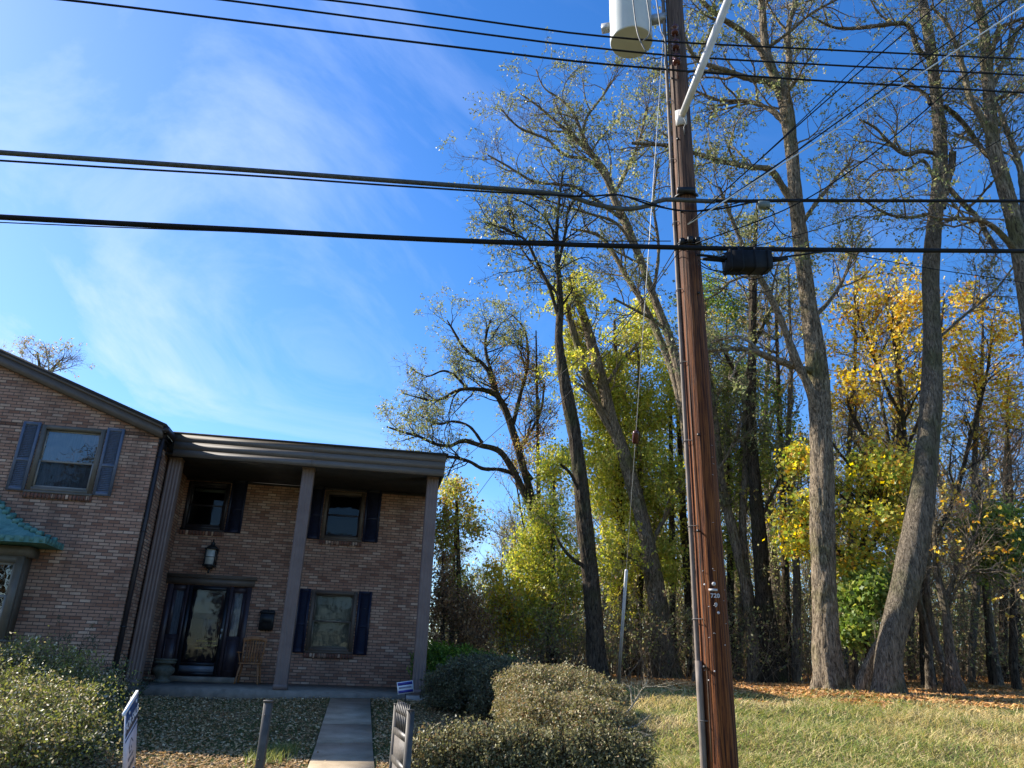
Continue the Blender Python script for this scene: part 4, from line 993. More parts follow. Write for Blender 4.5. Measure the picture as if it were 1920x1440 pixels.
# transformer
def transformer():
    top = at(1193, 66, PY); z0 = top[2]; x, y = (np.array([PX, PY])-lat[:2]*.62-vd[:2]*.02); r_ = .30
    o = empty('transformer', (x, y, z0)); tag(o, 'large pale grey cylindrical transformer hung at the top left of the pole', 'transformer')
    m = MB(); m.lathe((x,y), [(r_*.96,z0),(r_,z0+.02),(r_,z0+1.05),(r_*1.03,z0+1.07),(r_*.9,z0+1.13)], 48)
    m.build('tank', noisy('transformer_paint', (.50,.54,.53), (.58,.62,.61), 2, .4, .0005), o, False)
    for p in o.children[0].data.polygons: p.use_smooth = len(p.vertices) == 4
    m = MB(); e = lat
    for s0, s1, zz_ in ((.28,.50,z0+.36),(-.42,-.28,z0+.36)):
        P = [np.array([x,y,0])+e*s+vd*q+np.array([0,0,z]) for s in (s0,s1) for q, z in ((-.05,zz_-.05),(.05,zz_-.05),(.05,zz_+.05),(-.05,zz_+.05))]
        m.add(P, [(0,1,2,3),(7,6,5,4),(0,4,5,1),(1,5,6,2),(2,6,7,3),(3,7,4,0)])
    m.build('mounting_lug', STEEL, o)
    for k, L in enumerate(([(1185,-20),(1189,20),(1195,60),(1205,86),(1212,97)], [(1210,-20),(1216,20),(1219,45),(1217,65),(1207,76)], [(1228,-20),(1236,35),(1240,58),(1246,70),(1248,95),(1247,120),(1251,131)])):
        cable('wire', ('pale lead wire drooping from the transformer front to the second power line','short lead wire from the transformer to the topmost power line','lead wire dropping between the transformer and the pole to the third power line')[k], S_(L, .36 if k < 2 else .3), .009, CABLEG, smoothK=30)
transformer()

# guy wires with guard, insulator
GY = 17.4
def guy():
    gb = at(1160, 1312, GY); gb[2] = float(ground(gb[0], gb[1]))
    tp = np.array([PX, PY, 0])+vd*0.0; 
    def line(x, y):      # point of the guy: a straight line in plan from pole to anchor
        d = cF+cR*(x-960)/FPX-cU*(y-720)/FPX; a = np.array([gb[0]-PX, gb[1]-PY, 0]); n = np.array([a[1], -a[0], 0]); t = ((np.array([PX,PY,0])-cC)@n)/(d@n); return cC+d*t
    o = empty('guy_wire', gb); tag(o, 'taut guy wire from the pole top with a white guard tube by the hedge', 'guy wire')
    T = at(1252, 20, PY); I = None
    # straight wire from the anchor to the pole top
    top = np.array([PX, PY, 0])-lat*prad(10)+vd*.02; top[2] = T[2]+.1
    f = lambda t: gb+(top-gb)*t
    m = MB(); m.tube([f(0), f(.999)], .006, 6); m.build('strand', STEEL, o)
    m = MB(); m.tube([f(.0), f(.235)], .032, 12); g = m.build('guard_tube', noisy('guard', (.42,.43,.43), (.58,.59,.60), 6, .5, .001), o, True)
    m = MB(); a, b = f(.455), f(.475); m.tube([a, a+(b-a)*.1, a+(b-a)*.9, b], [.03,.06,.06,.03], 8); m.build('strain_insulator', PORC, o)
    return f
guyf = guy()
def guy2():
    a = np.array([PX, PY, 0])-lat*.17+vd*.05; a[2] = onpole_px(60); b = at(1163, 1306, GY-.2); b[2] = float(ground(b[0], b[1]))
    f = lambda t: b+(a-b)*t
    o = empty('guy_wire', b); tag(o, 'second guy wire just left of the pole with a small strain insulator high up', 'guy wire')
    m = MB(); m.tube([f(0), f(.999)], .0075, 6); m.build('strand', STEEL, o)
    p = f(.80); q = f(.815); m = MB(); m.tube([p, p+(q-p)*.2, p+(q-p)*.8, q], [.02,.05,.05,.02], 8); m.build('strain_insulator', PORC, o)
# street lamp arm
def lamparm():
    a = onpole(onpole_px(232), 5, .03); o = empty('street_lamp', a); tag(o, 'pale metal street lamp arm rising from its bracket on the pole towards the top edge', 'street lamp')
    e = at(1367, -4, 7.25); f = e+(e-a)*.75+np.array([0,0,-.04])
    m = MB(); m.tube([a, a+(e-a)*.5, e, f], [.045,.052,.052,.048], 20); m.build('lamp_arm', noisy('lamp_arm_paint', (.50,.48,.46), (.66,.64,.62), 7, .5, .0005), o, True)
    m = MB(); z = a[2]; P = [onpole(z+dz, an, ex) for ex in (.004,.03) for an in (-28,-10,10,28) for dz in (-.13,.11)]
    F_ = [(0,1,3,2),(2,3,5,4),(4,5,7,6)]; F_ = F_+[tuple(8+i for i in reversed(q)) for q in F_]+[(0,2,10,8),(2,4,12,10),(4,6,14,12),(1,9,11,3),(3,11,13,5),(5,13,15,7),(0,8,9,1),(6,7,15,14)]
    m.add(P, F_); m.build('bracket', noisy('bracket_paint', (.42,.40,.38), (.58,.56,.54), 9, .6, .001), o)
    m = MB(); m.tube([onpole(z-.05,12,.04), onpole(z-.14,18,.06), onpole(z-.2,10,.04), onpole(z-.3,12,.02)], .006, 6); m.build('lamp_lead', CABLEG, o)
lamparm()
# service drops fanning out from the pole over the camera's right and to the house
A0 = onpole(onpole_px(440), 0, .1); A1 = onpole(onpole_px(133), 30, .2)
fan = [((1500,228),(1735,-4),A0,.006,CABLE,'thin dark service wire, leftmost of the fan rising right of the pole'),
       ((1502,230),(1772,-4),A0,.008,CABLE,'dark service wire beside the leftmost one of the rising fan'),
       ((1500,278),(1826,-4),A0,.006,CABLEG,'thin grey service wire in the middle of the rising fan'),
       ((1500,279),(1892,-4),A0,.009,CABLE,'dark service wire just above the bright one in the rising fan'),
       ((1500,286),(1925,8),A0,.009,WHITEP,'bright silver service wire of the rising fan right of the pole'),
       ((1560,345),(1925,44),onpole(onpole_px(475),20,.1),.008,CABLE,'black service wire below the bright one, lowest of the rising fan'),
       ((1620,400),(1925,235),onpole(onpole_px(500),40,.05),.005,CABLE,'faint thin wire crossing the far right trunk on its way up right')]
for (p1, p2, a, r_, mt, lab) in fan:
    tdir = at(*p2, 6.6); mid = at(*p1, 7.45)
    cable('service_wire', lab, [a, mid, tdir, tdir+(tdir-mid)*1.2], r_, mt, 'wire', smoothK=30)
cable('service_wire', 'thin black wire sloping down right over the yellow maple', [street_pt(1560,464,FRONT), at(1610,479,8.4), at(1760,506,8.9), at(1925,531,9.4), at(2100,565,10)], .006, CABLE, 'wire', smoothK=30)
B0 = onpole(onpole_px(470), -50, .06)
cable('service_wire', 'black service wire sloping down left from the pole to the corner of the porch roof', [B0, at(1180,590,9.6), at(1030,720,12.2), at(900,835,15.6), h2w(1.52, 17.5, 6.0)], .006, CABLE, 'wire', smoothK=40)
cable('service_wire', 'lower black service wire sloping down left behind the house', [B0+[0,0,-.1], at(1180,600,9.8), at(1060,745,12.5), at(940,870,16), at(870,960,19), at(800,1030,22)], .006, CABLE, 'wire', smoothK=40)
# ================================================================== TREES
OLIVE = [(.17,.19,.08),(.25,.26,.12),(.32,.29,.14),(.10,.13,.055)]; OW = [4,4,2,2]
LIME = [(.54,.53,.10),(.64,.59,.15),(.36,.42,.08),(.64,.50,.13)]; LW = [4,3,3,1]
GOLD = [(.72,.52,.08),(.64,.36,.07),(.58,.52,.13),(.48,.22,.07),(.76,.60,.18)]; GW = [4,2,2,1,2]
GREENM = [(.13,.20,.05),(.22,.29,.07),(.36,.38,.10)]; GMW = [3,3,2]
BROWN = [(.26,.15,.08),(.36,.22,.11),(.16,.10,.06),(.46,.32,.18)]; BW = [3,3,2,1]

def limb(pts, Y, K=None, dy=0.0):
    "traced limb: (x, y, width px) points of the photo at ground distance Y (or (Y0,Y1))"
    Y0, Y1 = Y if isinstance(Y, tuple) else (Y, Y)
    P = []; r = []; n = len(pts)
    for i, (x, y, w) in enumerate(pts):
        p = at(x, y, Y0+(Y1-Y0)*i/max(1, n-1)); P.append(p); r.append((w*.86 if w > 14 else w)/2/FPX*fdepth(p))
    return resample(P, r, K or 24)
def mktree(name, label, trunks, limbs, twig=(80,600,2000), L=((1.2,2.6),(.6,1.4),(.3,.7)), leaf=None, nleaf=0, lsize=.07, bark=None, twm=None, blobs=(), group=None, flare=.35, seed=0,
           cat='tree', up=.12, wob=.22, spread=.85, tmin=.35, twig_from=None, droop=0., depth=.14, jit=.06, lmat=None, rmin=.0038, lmin=0.0, star=False):
    rs = np.random.default_rng(seed+100)
    b0 = trunks[0][0][0]; gz = float(ground(b0[0], b0[1])); root = empty(name, (b0[0], b0[1], gz)); tag(root, label, cat, group)
    for k, (P, r) in enumerate(trunks):
        P = P.copy()
        if k == 0: P[0, 2] = gz-.12
        V, Fc, tri = bark_tube(P, r, seed=seed*1.7+k*2.1, depth=depth if r[0] > .06 else .04, n=40 if r[0] > .12 else 16, flare=flare if k == 0 else 0, step=.06 if r[0] > .12 else .12)
        rawmesh('trunk', V, [Fc, tri], bark or BARK_G, root, True)
    allP = [t for t in trunks]+[l for l in limbs]
    K = 24
    base = [resample(P, r, K) for P, r in (limbs if limbs else trunks)] + ([resample(P[int(len(P)*.45):], r[int(len(P)*.45):], K) for P, r in trunks] if limbs else [])
    BP = np.array([b[0] for b in base]); Br = np.array([b[1] for b in base])
    parts = []
    if limbs:
        for P, r in limbs:
            Q, q = resample(P, r, 40); wv = rs.normal(0, 1, (5, 3)); wv = np.stack([np.interp(np.linspace(0,4,40), range(5), wv[:, i]) for i in range(3)], 1)
            V, F_ = tubes(Q[None]+wv[None]*q[None, :, None]*.3, q[None]*(1+.08*rs.normal(size=(1, 40))), 9)
            rawmesh('limb', V, [F_], bark or BARK_G, root, True)
    lv = (BP, Br); levels = []; tm = tmin
    for i, n in enumerate(twig):
        if n <= 0: continue
        Q, q = grow(lv[0], lv[1], n, L[i], spread=spread, up=up, wob=wob, tmin=tm if i == 0 else .25, K=7 if i == 0 else (5 if i == 1 else 4), rmax=(.045,.018,.008)[i], rmin=(rmin*1.8,rmin*1.25,rmin)[i], rs=rs)
        levels.append((Q, q)); lv = (Q, q)
    if blobs:
        Cc = []; sz = []
        for bl in blobs:
            x, y, rxp, ryp, Yb, Yd, n = bl; c = at(x, y, Yb); sx = rxp/FPX*fdepth(c); sz_ = ryp/FPX*fdepth(c)*1.02
            q = unit(rs.normal(size=(n, 3)))*rs.random((n, 1))**.42; Cc.append(c+q*np.array([sx, Yd, sz_]))
        Cc = np.concatenate(Cc)
        LP = np.concatenate([b[0] for b in base]+[t[0] for t in trunks]); Lr_ = np.concatenate([b[1] for b in base]+[t[1] for t in trunks])
        tgt = np.zeros(len(Cc), int)
        for a in range(0, len(Cc), 500):
            d = Cc[a:a+500, None]-LP[None]; dd = (d**2).sum(-1); dd = np.sqrt(dd)+np.maximum(0, -(d[..., 2]))*1.2+rs.random(dd.shape)*1.3; tgt[a:a+500] = dd.argmin(1)
        p0 = LP[tgt]; K2 = 7; t = np.linspace(0, 1, K2)[None, :, None]; mid = (p0+Cc)/2; mid[:, 2] += .12*np.linalg.norm(Cc-p0, axis=1); mid += rs.normal(0, .12, mid.shape)
        Q = p0[:, None]*(1-t)**2+2*mid[:, None]*t*(1-t)+Cc[:, None]*t**2; Q[:, 1:-1] += rs.normal(0, .03, (len(Cc), K2-2, 3))
        rb = np.clip(np.linalg.norm(Cc-p0, axis=1)*.007, rmin*1.3, .016); q = rb[:, None]*(1-.75*np.linspace(0, 1, K2))[None]
        levels.append((Q, q)); Q2, q2 = grow(Q, q, len(Cc)*4, (.2, .6), spread=.9, up=up, wob=.3, tmin=.6, K=4, rmax=.01, rmin=rmin, rs=rs); levels.append((Q2, q2))
        levels.append((Q2, q2))
    if levels:
        V, F_, _ = join([tubes(Q, q, 5 if i == 0 and not blobs else 3) for i, (Q, q) in enumerate(levels[:-1] if blobs else levels)])
        rawmesh('twigs', V, F_, twm or TWIG, root)
    if leaf and nleaf:
        pal, w = leaf; tip = levels[-1][0]
        if blobs: C = on_branches(tip, nleaf, jit, 0.0, rs)
        else:
            C = on_branches(tip, nleaf, jit, .2, rs)
            # gather leaves in loose tufts
            m = vnoise(C[:, 0]+C[:, 1]*.7, C[:, 2]-C[:, 1]*.4, 1.6, seed)+rs.random(len(C))*.35 > .55; C = C[m]
            # pinnate leaves: a few leaflets strung along a short drooping stalk
            nl = len(C)//4; C = C[:nl]; dd = unit(rs.normal(size=(nl, 3))+[0, 0, -.5]); C = (C[:, None]+dd[:, None]*(np.arange(5)*.045-.02)[None, :, None]+rs.normal(0, .012, (nl, 5, 3))).reshape(-1, 3)
        if lmin: C = C[C[:, 2] > lmin]
        V, F_, c = (star_leaves if star else leaves)(C, lsize, pal, w, droop=droop, rs=rs)
        rawmesh('foliage', V, [F_], lmat or LEAF, root, col=c)
    return root

# 1. big locust right of the pole
YA = 16.9
T = limb([(1560,1296,66),(1554,1270,58),(1550,1220,54),(1546,1120,50),(1542,1000,47),(1541,880,46),(1537,760,44),(1532,690,42),(1520,600,36),(1507,500,31),(1493,380,27),(1484,280,26),(1472,190,27),(1455,150,20),(1436,90,14),(1430,30,12),(1425,-60,9)], YA, 40)
Lm = [limb(l, (YA, y2)) for l, y2 in (
 ([(1541,830,18),(1520,740,20),(1492,680,18),(1462,600,15),(1436,545,12),(1400,480,10),(1372,410,7),(1350,350,4)], 15.6),
 ([(1534,700,16),(1500,690,15),(1450,672,13),(1400,655,10),(1350,655,7),(1318,657,5)], 15.9),
 ([(1503,445,14),(1485,385,14),(1460,345,13),(1440,318,12),(1400,313,11),(1350,302,10),(1310,290,9),(1260,275,8),(1185,270,6)], 15.4),
 ([(1472,180,15),(1440,150,14),(1400,145,12),(1350,132,10),(1312,115,8),(1290,88,6),(1270,50,4)], 16.2),
 ([(1455,150,15),(1420,90,13),(1385,55,12),(1345,28,10),(1310,-5,8),(1280,-60,6)], 15.8),
 ([(1470,170,14),(1480,120,12),(1478,60,10),(1490,0,8),(1500,-60,6)], 17.5),
 ([(1478,240,9),(1440,205,9),(1400,190,8),(1350,187,6),(1300,170,4)], 18.0),
 ([(1500,430,9),(1530,380,8),(1570,330,6),(1600,300,4)], 17.6),
 ([(1520,600,9),(1560,560,7),(1590,500,5),(1600,440,3)], 18.3),
 ([(1440,90,6),(1480,60,6),(1530,20,5),(1590,-10,3)], 16.0))]
mktree('locust_tree', 'big furrowed grey locust with a forked top directly right of the utility pole', [T], Lm, (140,950,3600), ((1.2,3.0),(.7,1.6),(.3,.75)), (OLIVE,OW), 30000, .078, BARK_G, TWIG, seed=1, up=.10, jit=.08)
# 2. leaning bare trunk at the right
YB = 16.0
T = limb([(1668,1300,58),(1664,1270,52),(1672,1200,56),(1698,1100,58),(1716,1010,56),(1730,920,52),(1741,820,44),(1747,720,40),(1748,620,36),(1745,520,33),(1752,420,30),(1762,330,30),(1762,250,25),(1752,150,23),(1742,70,21),(1726,-20,18),(1715,-90,15)], YB, 40)
Lm = [limb(l, (YB, y2)) for l, y2 in (
 ([(1768,390,14),(1776,340,15),(1784,300,15),(1786,284,14)], 15.8),
 ([(1745,108,9),(1722,95,10),(1712,70,10),(1698,45,9),(1650,47,8),(1600,53,7),(1560,50,5),(1520,30,3)], 15.2),
 ([(1744,195,6),(1735,178,7),(1705,155,6),(1685,138,4)], 16.4),
 ([(1750,285,8),(1725,283,9),(1700,288,9),(1665,265,7),(1640,240,5),(1610,225,3)], 15.4),
 ([(1768,200,9),(1800,225,10),(1830,265,9),(1850,290,8),(1872,310,6)], 16.8),
 ([(1774,345,10),(1800,380,10),(1830,410,9),(1850,440,10),(1870,470,9)], 16.2),
 ([(1748,330,6),(1730,300,6),(1700,318,5),(1650,320,4),(1620,345,3)], 15.5),
 ([(1742,400,6),(1700,408,6),(1660,400,5),(1610,370,4)], 15.0),
 ([(1752,640,6),(1800,600,5),(1860,550,4),(1900,500,3)], 17))]
Lm[0] = (Lm[0][0], Lm[0][1])
mktree('locust_tree', 'smooth grey trunk leaning right from a swollen base, second big tree right of the pole', [T], Lm, (110,700,2300), ((.9,2.4),(.5,1.3),(.3,.7)), (OLIVE,OW), 5500, .075, BARK_P, TWIG, seed=2, up=.1, tmin=.3, depth=.045)
# second stem at its foot
T = limb([(1618,1290,34),(1630,1250,26),(1645,1215,20),(1660,1190,14),(1680,1165,8)], (16.6,16.2), 16)
mktree('tree_stump', 'short bent secondary stem crossing the foot of the leaning trunk', [T], [], (8,20), ((.3,.9),(.2,.5)), bark=BARK_G, seed=3, cat='tree stem', flare=.2)
# 3. far right tree, foot outside the frame
YC = 15.2
T = limb([(1990,1300,60),(1975,1100,52),(1955,800,44),(1935,600,38),(1918,500,34),(1900,410,30),(1878,330,28),(1862,270,26),(1856,190,23),(1850,130,21),(1846,60,17),(1832,0,13),(1820,-60,10)], YC, 40)
Lm = [limb(l, (YC, y2)) for l, y2 in (
 ([(1868,300,12),(1845,230,12),(1815,180,11),(1800,110,9),(1780,50,7),(1745,10,5)], 14.6),
 ([(1855,180,9),(1880,120,8),(1905,60,7),(1925,45,6)], 15.6), ([(1856,150,8),(1870,60,7),(1900,40,6),(1935,28,5)], 14.4),
 ([(1920,420,13),(1915,330,12),(1895,260,10),(1880,220,9),(1868,190,6)], 16),
 ([(1862,190,7),(1895,175,7),(1930,165,6)], 14.7),
 ([(1905,470,14),(1870,430,10),(1840,412,9),(1800,408,8),(1770,410,6),(1730,400,4)], 14.6),
 ([(1860,300,6),(1830,270,6),(1790,250,5)], 16.3))]
mktree('locust_tree', 'mossy forked locust at the right edge with its foot outside the picture', [T], Lm, (110,700,2600), ((.9,2.4),(.5,1.3),(.3,.7)), (OLIVE,OW), 9000, .075, BARK_G, TWIG, seed=4, up=.1, tmin=.3)
# 4. dark trunk left of the guy guard
YD = 18.2
T = limb([(1124,1284,44),(1119,1240,39),(1113,1150,37),(1104,1050,34),(1096,980,32),(1088,900,31),(1078,820,28),(1067,760,26),(1056,700,22),(1048,640,17),(1050,580,13),(1048,520,9),(1043,460,7),(1048,380,5),(1056,320,3)], YD, 40)
Lm = [limb(l, (YD, y2)) for l, y2 in (
 ([(1048,600,8),(1030,540,7),(1010,500,6),(985,450,5),(950,430,4),(905,415,3)], 17.4), ([(1046,500,6),(1060,440,6),(1068,390,5),(1095,360,4)], 18.8),
 ([(1090,930,7),(1070,890,6),(1050,870,5)], 17.6), ([(1052,560,6),(1020,520,5),(980,470,4),(955,400,3)], 19),
 ([(1095,1060,8),(1075,1050,7),(1060,1035,6),(1045,1010,4)], 17.8), ([(1045,470,5),(1030,420,4),(1000,390,3),(960,370,2)], 17.6))]
mktree('locust_tree', 'dark upright trunk between the round hedge and the white guard tube', [T], Lm, (60,500,2200), ((.8,2.2),(.5,1.2),(.25,.6)), (OLIVE,OW), 6500, .075, BARK_D, TWIGD, seed=5, up=.12, tmin=.35)
# 5. cut-topped trunk leaning left
YE = 22.5
T = limb([(1256,1268,52),(1246,1210,44),(1232,1120,38),(1216,1030,33),(1198,950,30),(1170,855,27),(1148,790,25),(1130,720,23),(1108,640,21),(1090,580,17),(1068,522,13)], YE, 34)
T2 = limb([(1160,830,15),(1120,760,15),(1092,680,14),(1072,610,12),(1056,560,10)], (YE, YE-.4), 20)
Lm = [limb(l, (YE, y2)) for l, y2 in (([(1150,800,8),(1110,740,7),(1050,700,5)], 21.6), ([(1130,730,8),(1165,680,7),(1200,640,5)], 23.3), ([(1215,1030,9),(1250,960,8),(1275,900,6)], 22.8), ([(1232,1120,8),(1200,1060,6),(1170,1040,4)], 21.9))]
TW = mktree('leaning_tree', 'tall trunk leaning left with two bare sawn tips, behind the guy wires', [T, T2], Lm, (60,400,1400), ((.8,2.0),(.5,1.2),(.25,.6)), (LIME,LW), 9000, .10, BARK_G, TWIG, seed=6, tmin=.3)
# 6. long thin leaning locust behind the pole, crown spreading over the blue sky
YF = 19.5
T = limb([(1318,1275,40),(1312,1150,30),(1302,980,24),(1292,820,21),(1274,700,19),(1250,620,17),(1225,555,16),(1198,480,15),(1172,415,14),(1150,370,13),(1140,330,11),(1118,300,10),(1085,265,8),(1050,235,6),(1010,200,4),(975,175,3)], YF, 40)
T2 = limb([(1300,930,18),(1280,780,17),(1262,700,15),(1235,630,13),(1200,560,11),(1172,515,9),(1150,475,8),(1120,440,6),(1070,430,4)], (YF, YF+.8), 26)
Lm = [limb(l, (YF, y2)) for l, y2 in (
 ([(1148,368,10),(1130,330,9),(1100,300,7),(1060,290,6),(1025,260,5),(975,240,4),(940,205,3)], 18.6),
 ([(1145,350,8),(1125,310,8),(1098,270,7),(1080,220,6),(1055,190,5),(1020,165,3),(1005,130,2)], 20),
 ([(1090,270,6),(1100,220,5),(1130,180,4),(1150,150,3)], 20.6),
 ([(1172,415,8),(1120,375,7),(1080,350,6),(1050,345,6),(1000,340,5),(950,310,4),(915,290,3)], 18.6),
 ([(1150,370,7),(1180,310,6),(1200,260,5),(1215,200,4)], 20.2), ([(1198,480,7),(1160,420,6),(1100,400,5),(1040,380,4),(980,360,3)], 18.7),
 ([(1225,555,7),(1235,470,6),(1225,380,5),(1235,300,4)], 20.4), ([(1250,620,7),(1210,590,6),(1150,560,4)], 18.9))]
mktree('locust_tree', 'long slender locust passing behind the pole, its airy crown spread against blue sky', [T, T2], Lm, (115,850,3500), ((1.0,2.6),(.6,1.4),(.3,.75)), (OLIVE,OW), 19000, .07, BARK_G, TWIG, seed=7, up=.14, tmin=.25, jit=.07)
# 7. arching vine-hung tree beside the porch roof
YG = 24.0
T = limb([(1040,1262,30),(1030,1150,24),(1015,1030,20),(1003,960,17),(985,890,15),(965,820,13),(950,775,12),(935,745,11),(922,715,8),(912,690,7),(890,670,6),(868,650,5),(850,620,4),(838,600,2)], YG, 36)
T2 = limb([(1010,1000,15),(985,930,13),(960,878,12),(935,845,10),(900,835,9),(868,826,8),(845,836,7),(815,832,6),(785,818,5),(755,810,4),(725,800,3)], (YG, YG-.8), 26)
Lm = [limb(l, (YG, y2)) for l, y2 in (
 ([(945,765,10),(925,740,9),(905,732,8),(880,730,7),(858,733,6),(835,745,5),(812,752,4),(780,745,3),(755,738,2)], 23),
 ([(878,730,6),(855,705,5),(830,695,4),(800,705,3),(770,690,2)], 23.6),
 ([(968,890,9),(940,880,8),(905,878,7),(880,865,6),(855,858,6),(836,856,5),(800,850,4)], 23.3),
 ([(930,725,7),(915,680,6),(910,640,5),(920,600,3)], 24.6), ([(905,830,6),(880,800,5),(850,790,4),(820,795,3),(780,775,2)], 24.4),
 ([(960,800,8),(975,740,7),(990,680,5),(985,620,4),(960,590,2)], 25), ([(1000,900,8),(975,850,6),(1010,780,5),(1020,720,4)], 24.8))]
mktree('arching_tree', 'spreading tree whose dark arching boughs reach left over the porch roof', [T, T2], Lm, (110,800,3200), ((.9,2.2),(.5,1.2),(.25,.6)), ([(.24,.27,.11),(.32,.33,.14),(.18,.20,.09),(.26,.16,.09)],[4,3,2,1]), 21000, .068, BARK_D, TWIGD, seed=8, up=.08, tmin=.3, jit=.07)
# 8. lush yellow-green vine curtain trees
def T0(x, yb, yt, Y, w, lean=0): return limb([(x,yb,w),(x-lean*.3,yb-(yb-yt)*.35,w*.8),(x-lean*.7,yb-(yb-yt)*.7,w*.5),(x-lean,yt,w*.2)], Y, 24)
mktree('vine_covered_tree', 'yellow green vine clad tree filling the gap between the dark trunk and the leaning trunk', [T0(1172,1258,600,24,22,20)], [], (0,), blobs=[(1150,700,55,80,24,1.2,80),(1180,800,70,80,24,1.5,110),(1130,880,70,80,23.8,1.5,120),(1180,960,70,80,24,1.5,100),(1150,1060,50,60,24,1.2,60),(1075,650,30,40,23.6,.6,22),(1210,620,50,70,24.4,1.2,45),(1120,760,45,50,23.4,1,50)],
       leaf=(LIME,LW), nleaf=36000, lsize=.11, bark=BARK_D, twm=TWIGD, seed=9, droop=.9, jit=.13)
mktree('vine_covered_tree', 'bushy lime green vine clad tree left of the dark trunk above the round hedge', [T0(1030,1260,880,23,16,-10)], [], (0,), blobs=[(1040,880,48,60,23,1,70),(1020,980,55,60,23,1.2,90),(1050,1080,55,70,23,1.3,110),(985,1060,45,60,23.2,1,60),(1040,1170,60,60,23,1.2,90),(990,1150,40,40,23,1,36)],
       leaf=(LIME+[(.2,.28,.07)],LW+[2]), nleaf=18000, lsize=.10, bark=BARK_D, twm=TWIG, seed=10, droop=.9, jit=.12)
mktree('vine_covered_tree', 'tall narrow tree hung with brown and yellow vines just right of the porch column', [T0(865,1262,900,21.5,14,10), T0(845,1262,940,22,10,-10)], [], (0,), blobs=[(850,930,34,30,21.5,.8,34),(835,1010,26,60,21.5,.8,46),(880,985,30,50,21.8,.8,30),(850,1120,40,60,21.5,1,60)],
       leaf=([(.50,.52,.12),(.56,.42,.11),(.32,.34,.10),(.34,.20,.10)],[4,3,3,2]), nleaf=7500, lsize=.09, bark=BARK_D, twm=TWIGD, seed=11, droop=.9, jit=.12)
mktree('brown_vine_thicket', 'curtain of dead brown vine leaves hanging behind the porch corner', [T0(830,1262,1040,20.5,10,0)], [], (0,), blobs=[(830,1110,30,70,20.5,.8,70),(870,1150,34,60,20.6,.8,60),(905,1190,26,40,20.8,.8,30),(815,1180,16,60,20.4,.6,30)],
       leaf=(BROWN,BW), nleaf=7000, lsize=.07, bark=BARK_D, twm=TWIG, seed=12, droop=1.2, jit=.11, cat='shrub', lmat=LEAFD)
mktree('autumn_sapling', 'golden yellow sapling above the dark hedge right of the porch', [T0(950,1250,1080,22.6,9,-6)], [], (0,), blobs=[(945,1130,38,36,22.6,.8,60),(960,1180,44,34,22.6,.9,60),(905,1165,26,28,22.6,.7,20),(925,1080,18,26,22.8,.5,12)],
       leaf=([(.74,.60,.10),(.58,.56,.12),(.64,.38,.08),(.36,.40,.09)],[4,3,2,2]), nleaf=7000, lsize=.085, bark=BARK_D, twm=TWIGD, seed=13, droop=.4, jit=.11, star=True)
mktree('vine_covered_tree', 'rust tinged vine tangle hanging between the arching tree and the dark trunk', [T0(1015,1262,620,24.4,12,10)], [], (0,), blobs=[(1000,680,34,60,24.3,1,34),(950,720,50,70,24,1.4,24),(1010,770,36,80,24.3,1,34),(985,860,34,60,24.2,1,24)],
       leaf=([(.34,.26,.07),(.28,.15,.08),(.22,.12,.09),(.40,.36,.08)],[3,3,2,2]), nleaf=6500, lsize=.07, bark=BARK_D, twm=TWIG, seed=14, droop=1.0, jit=.12)
mktree('vine_covered_tree', 'vine clad tree with lime leaves seen just left of the utility pole, halfway up', [T0(1262,1262,620,23.2,14,6)], [], (0,), blobs=[(1240,740,40,80,23,1.3,50),(1235,900,40,90,23,1.3,60),(1250,1050,36,60,23,1.2,40)],
       leaf=(LIME,LW), nleaf=11000, lsize=.10, bark=BARK_D, twm=TWIG, seed=34, droop=.8, jit=.15)
mktree('vine_covered_tree', 'vine clad tree with small lime leaves seen just right of the utility pole', [T0(1372,1262,600,23.6,14,10)], [], (0,), blobs=[(1350,760,40,90,23.4,1.4,60),(1385,900,50,80,23.4,1.4,60),(1360,1040,40,60,23.4,1.2,30),(1440,860,30,60,23.6,1.2,26)],
       leaf=([(.36,.42,.08),(.46,.46,.12),(.22,.30,.07),(.30,.28,.10)],[4,3,3,2]), nleaf=12500, lsize=.09, bark=BARK_D, twm=TWIG, seed=35, droop=.8, jit=.16)
# 9. multi-stemmed group right of the pole
YH = 21.5
mktree('clump_tree', 'thick dark trunk with a flared foot, right-hand stem of the clump right of the pole', [limb([(1452,1268,52),(1445,1220,42),(1432,1120,36),(1425,1020,30),(1415,900,24),(1408,780,20),(1410,680,17),(1412,560,13),(1415,460,8),(1420,380,4)], YH, 36)],
       [limb([(1412,760,8),(1380,700,7),(1350,640,5)], (YH,20.8)), limb([(1410,650,8),(1440,590,7),(1470,540,5)], (YH,22)), limb([(1425,980,7),(1460,900,6),(1490,860,4)], (YH,20.9))], (50,350,1200), ((.8,2.2),(.5,1.2),(.3,.6)), (OLIVE,OW), 7000, .08, BARK_D, TWIG, seed=15)
mktree('clump_tree', 'paler trunk forking left, left-hand stem of the clump right of the pole', [limb([(1418,1262,34),(1410,1180,28),(1398,1090,24),(1378,1010,21),(1362,950,19),(1350,880,16),(1342,800,12),(1330,700,8),(1320,620,4)], YH+.3, 36), limb([(1412,1200,20),(1400,1080,17),(1392,980,15),(1398,880,12),(1400,800,9),(1390,720,6)], (YH+.2,YH+.6), 26)],
       [limb([(1362,950,8),(1340,900,7),(1345,850,5)], (YH,22)), limb([(1350,880,6),(1380,820,6),(1390,780,4)], (YH,21))], (50,350,1200), ((.8,2.2),(.5,1.2),(.3,.6)), (OLIVE,OW), 7000, .08, BARK_G, TWIG, seed=16)
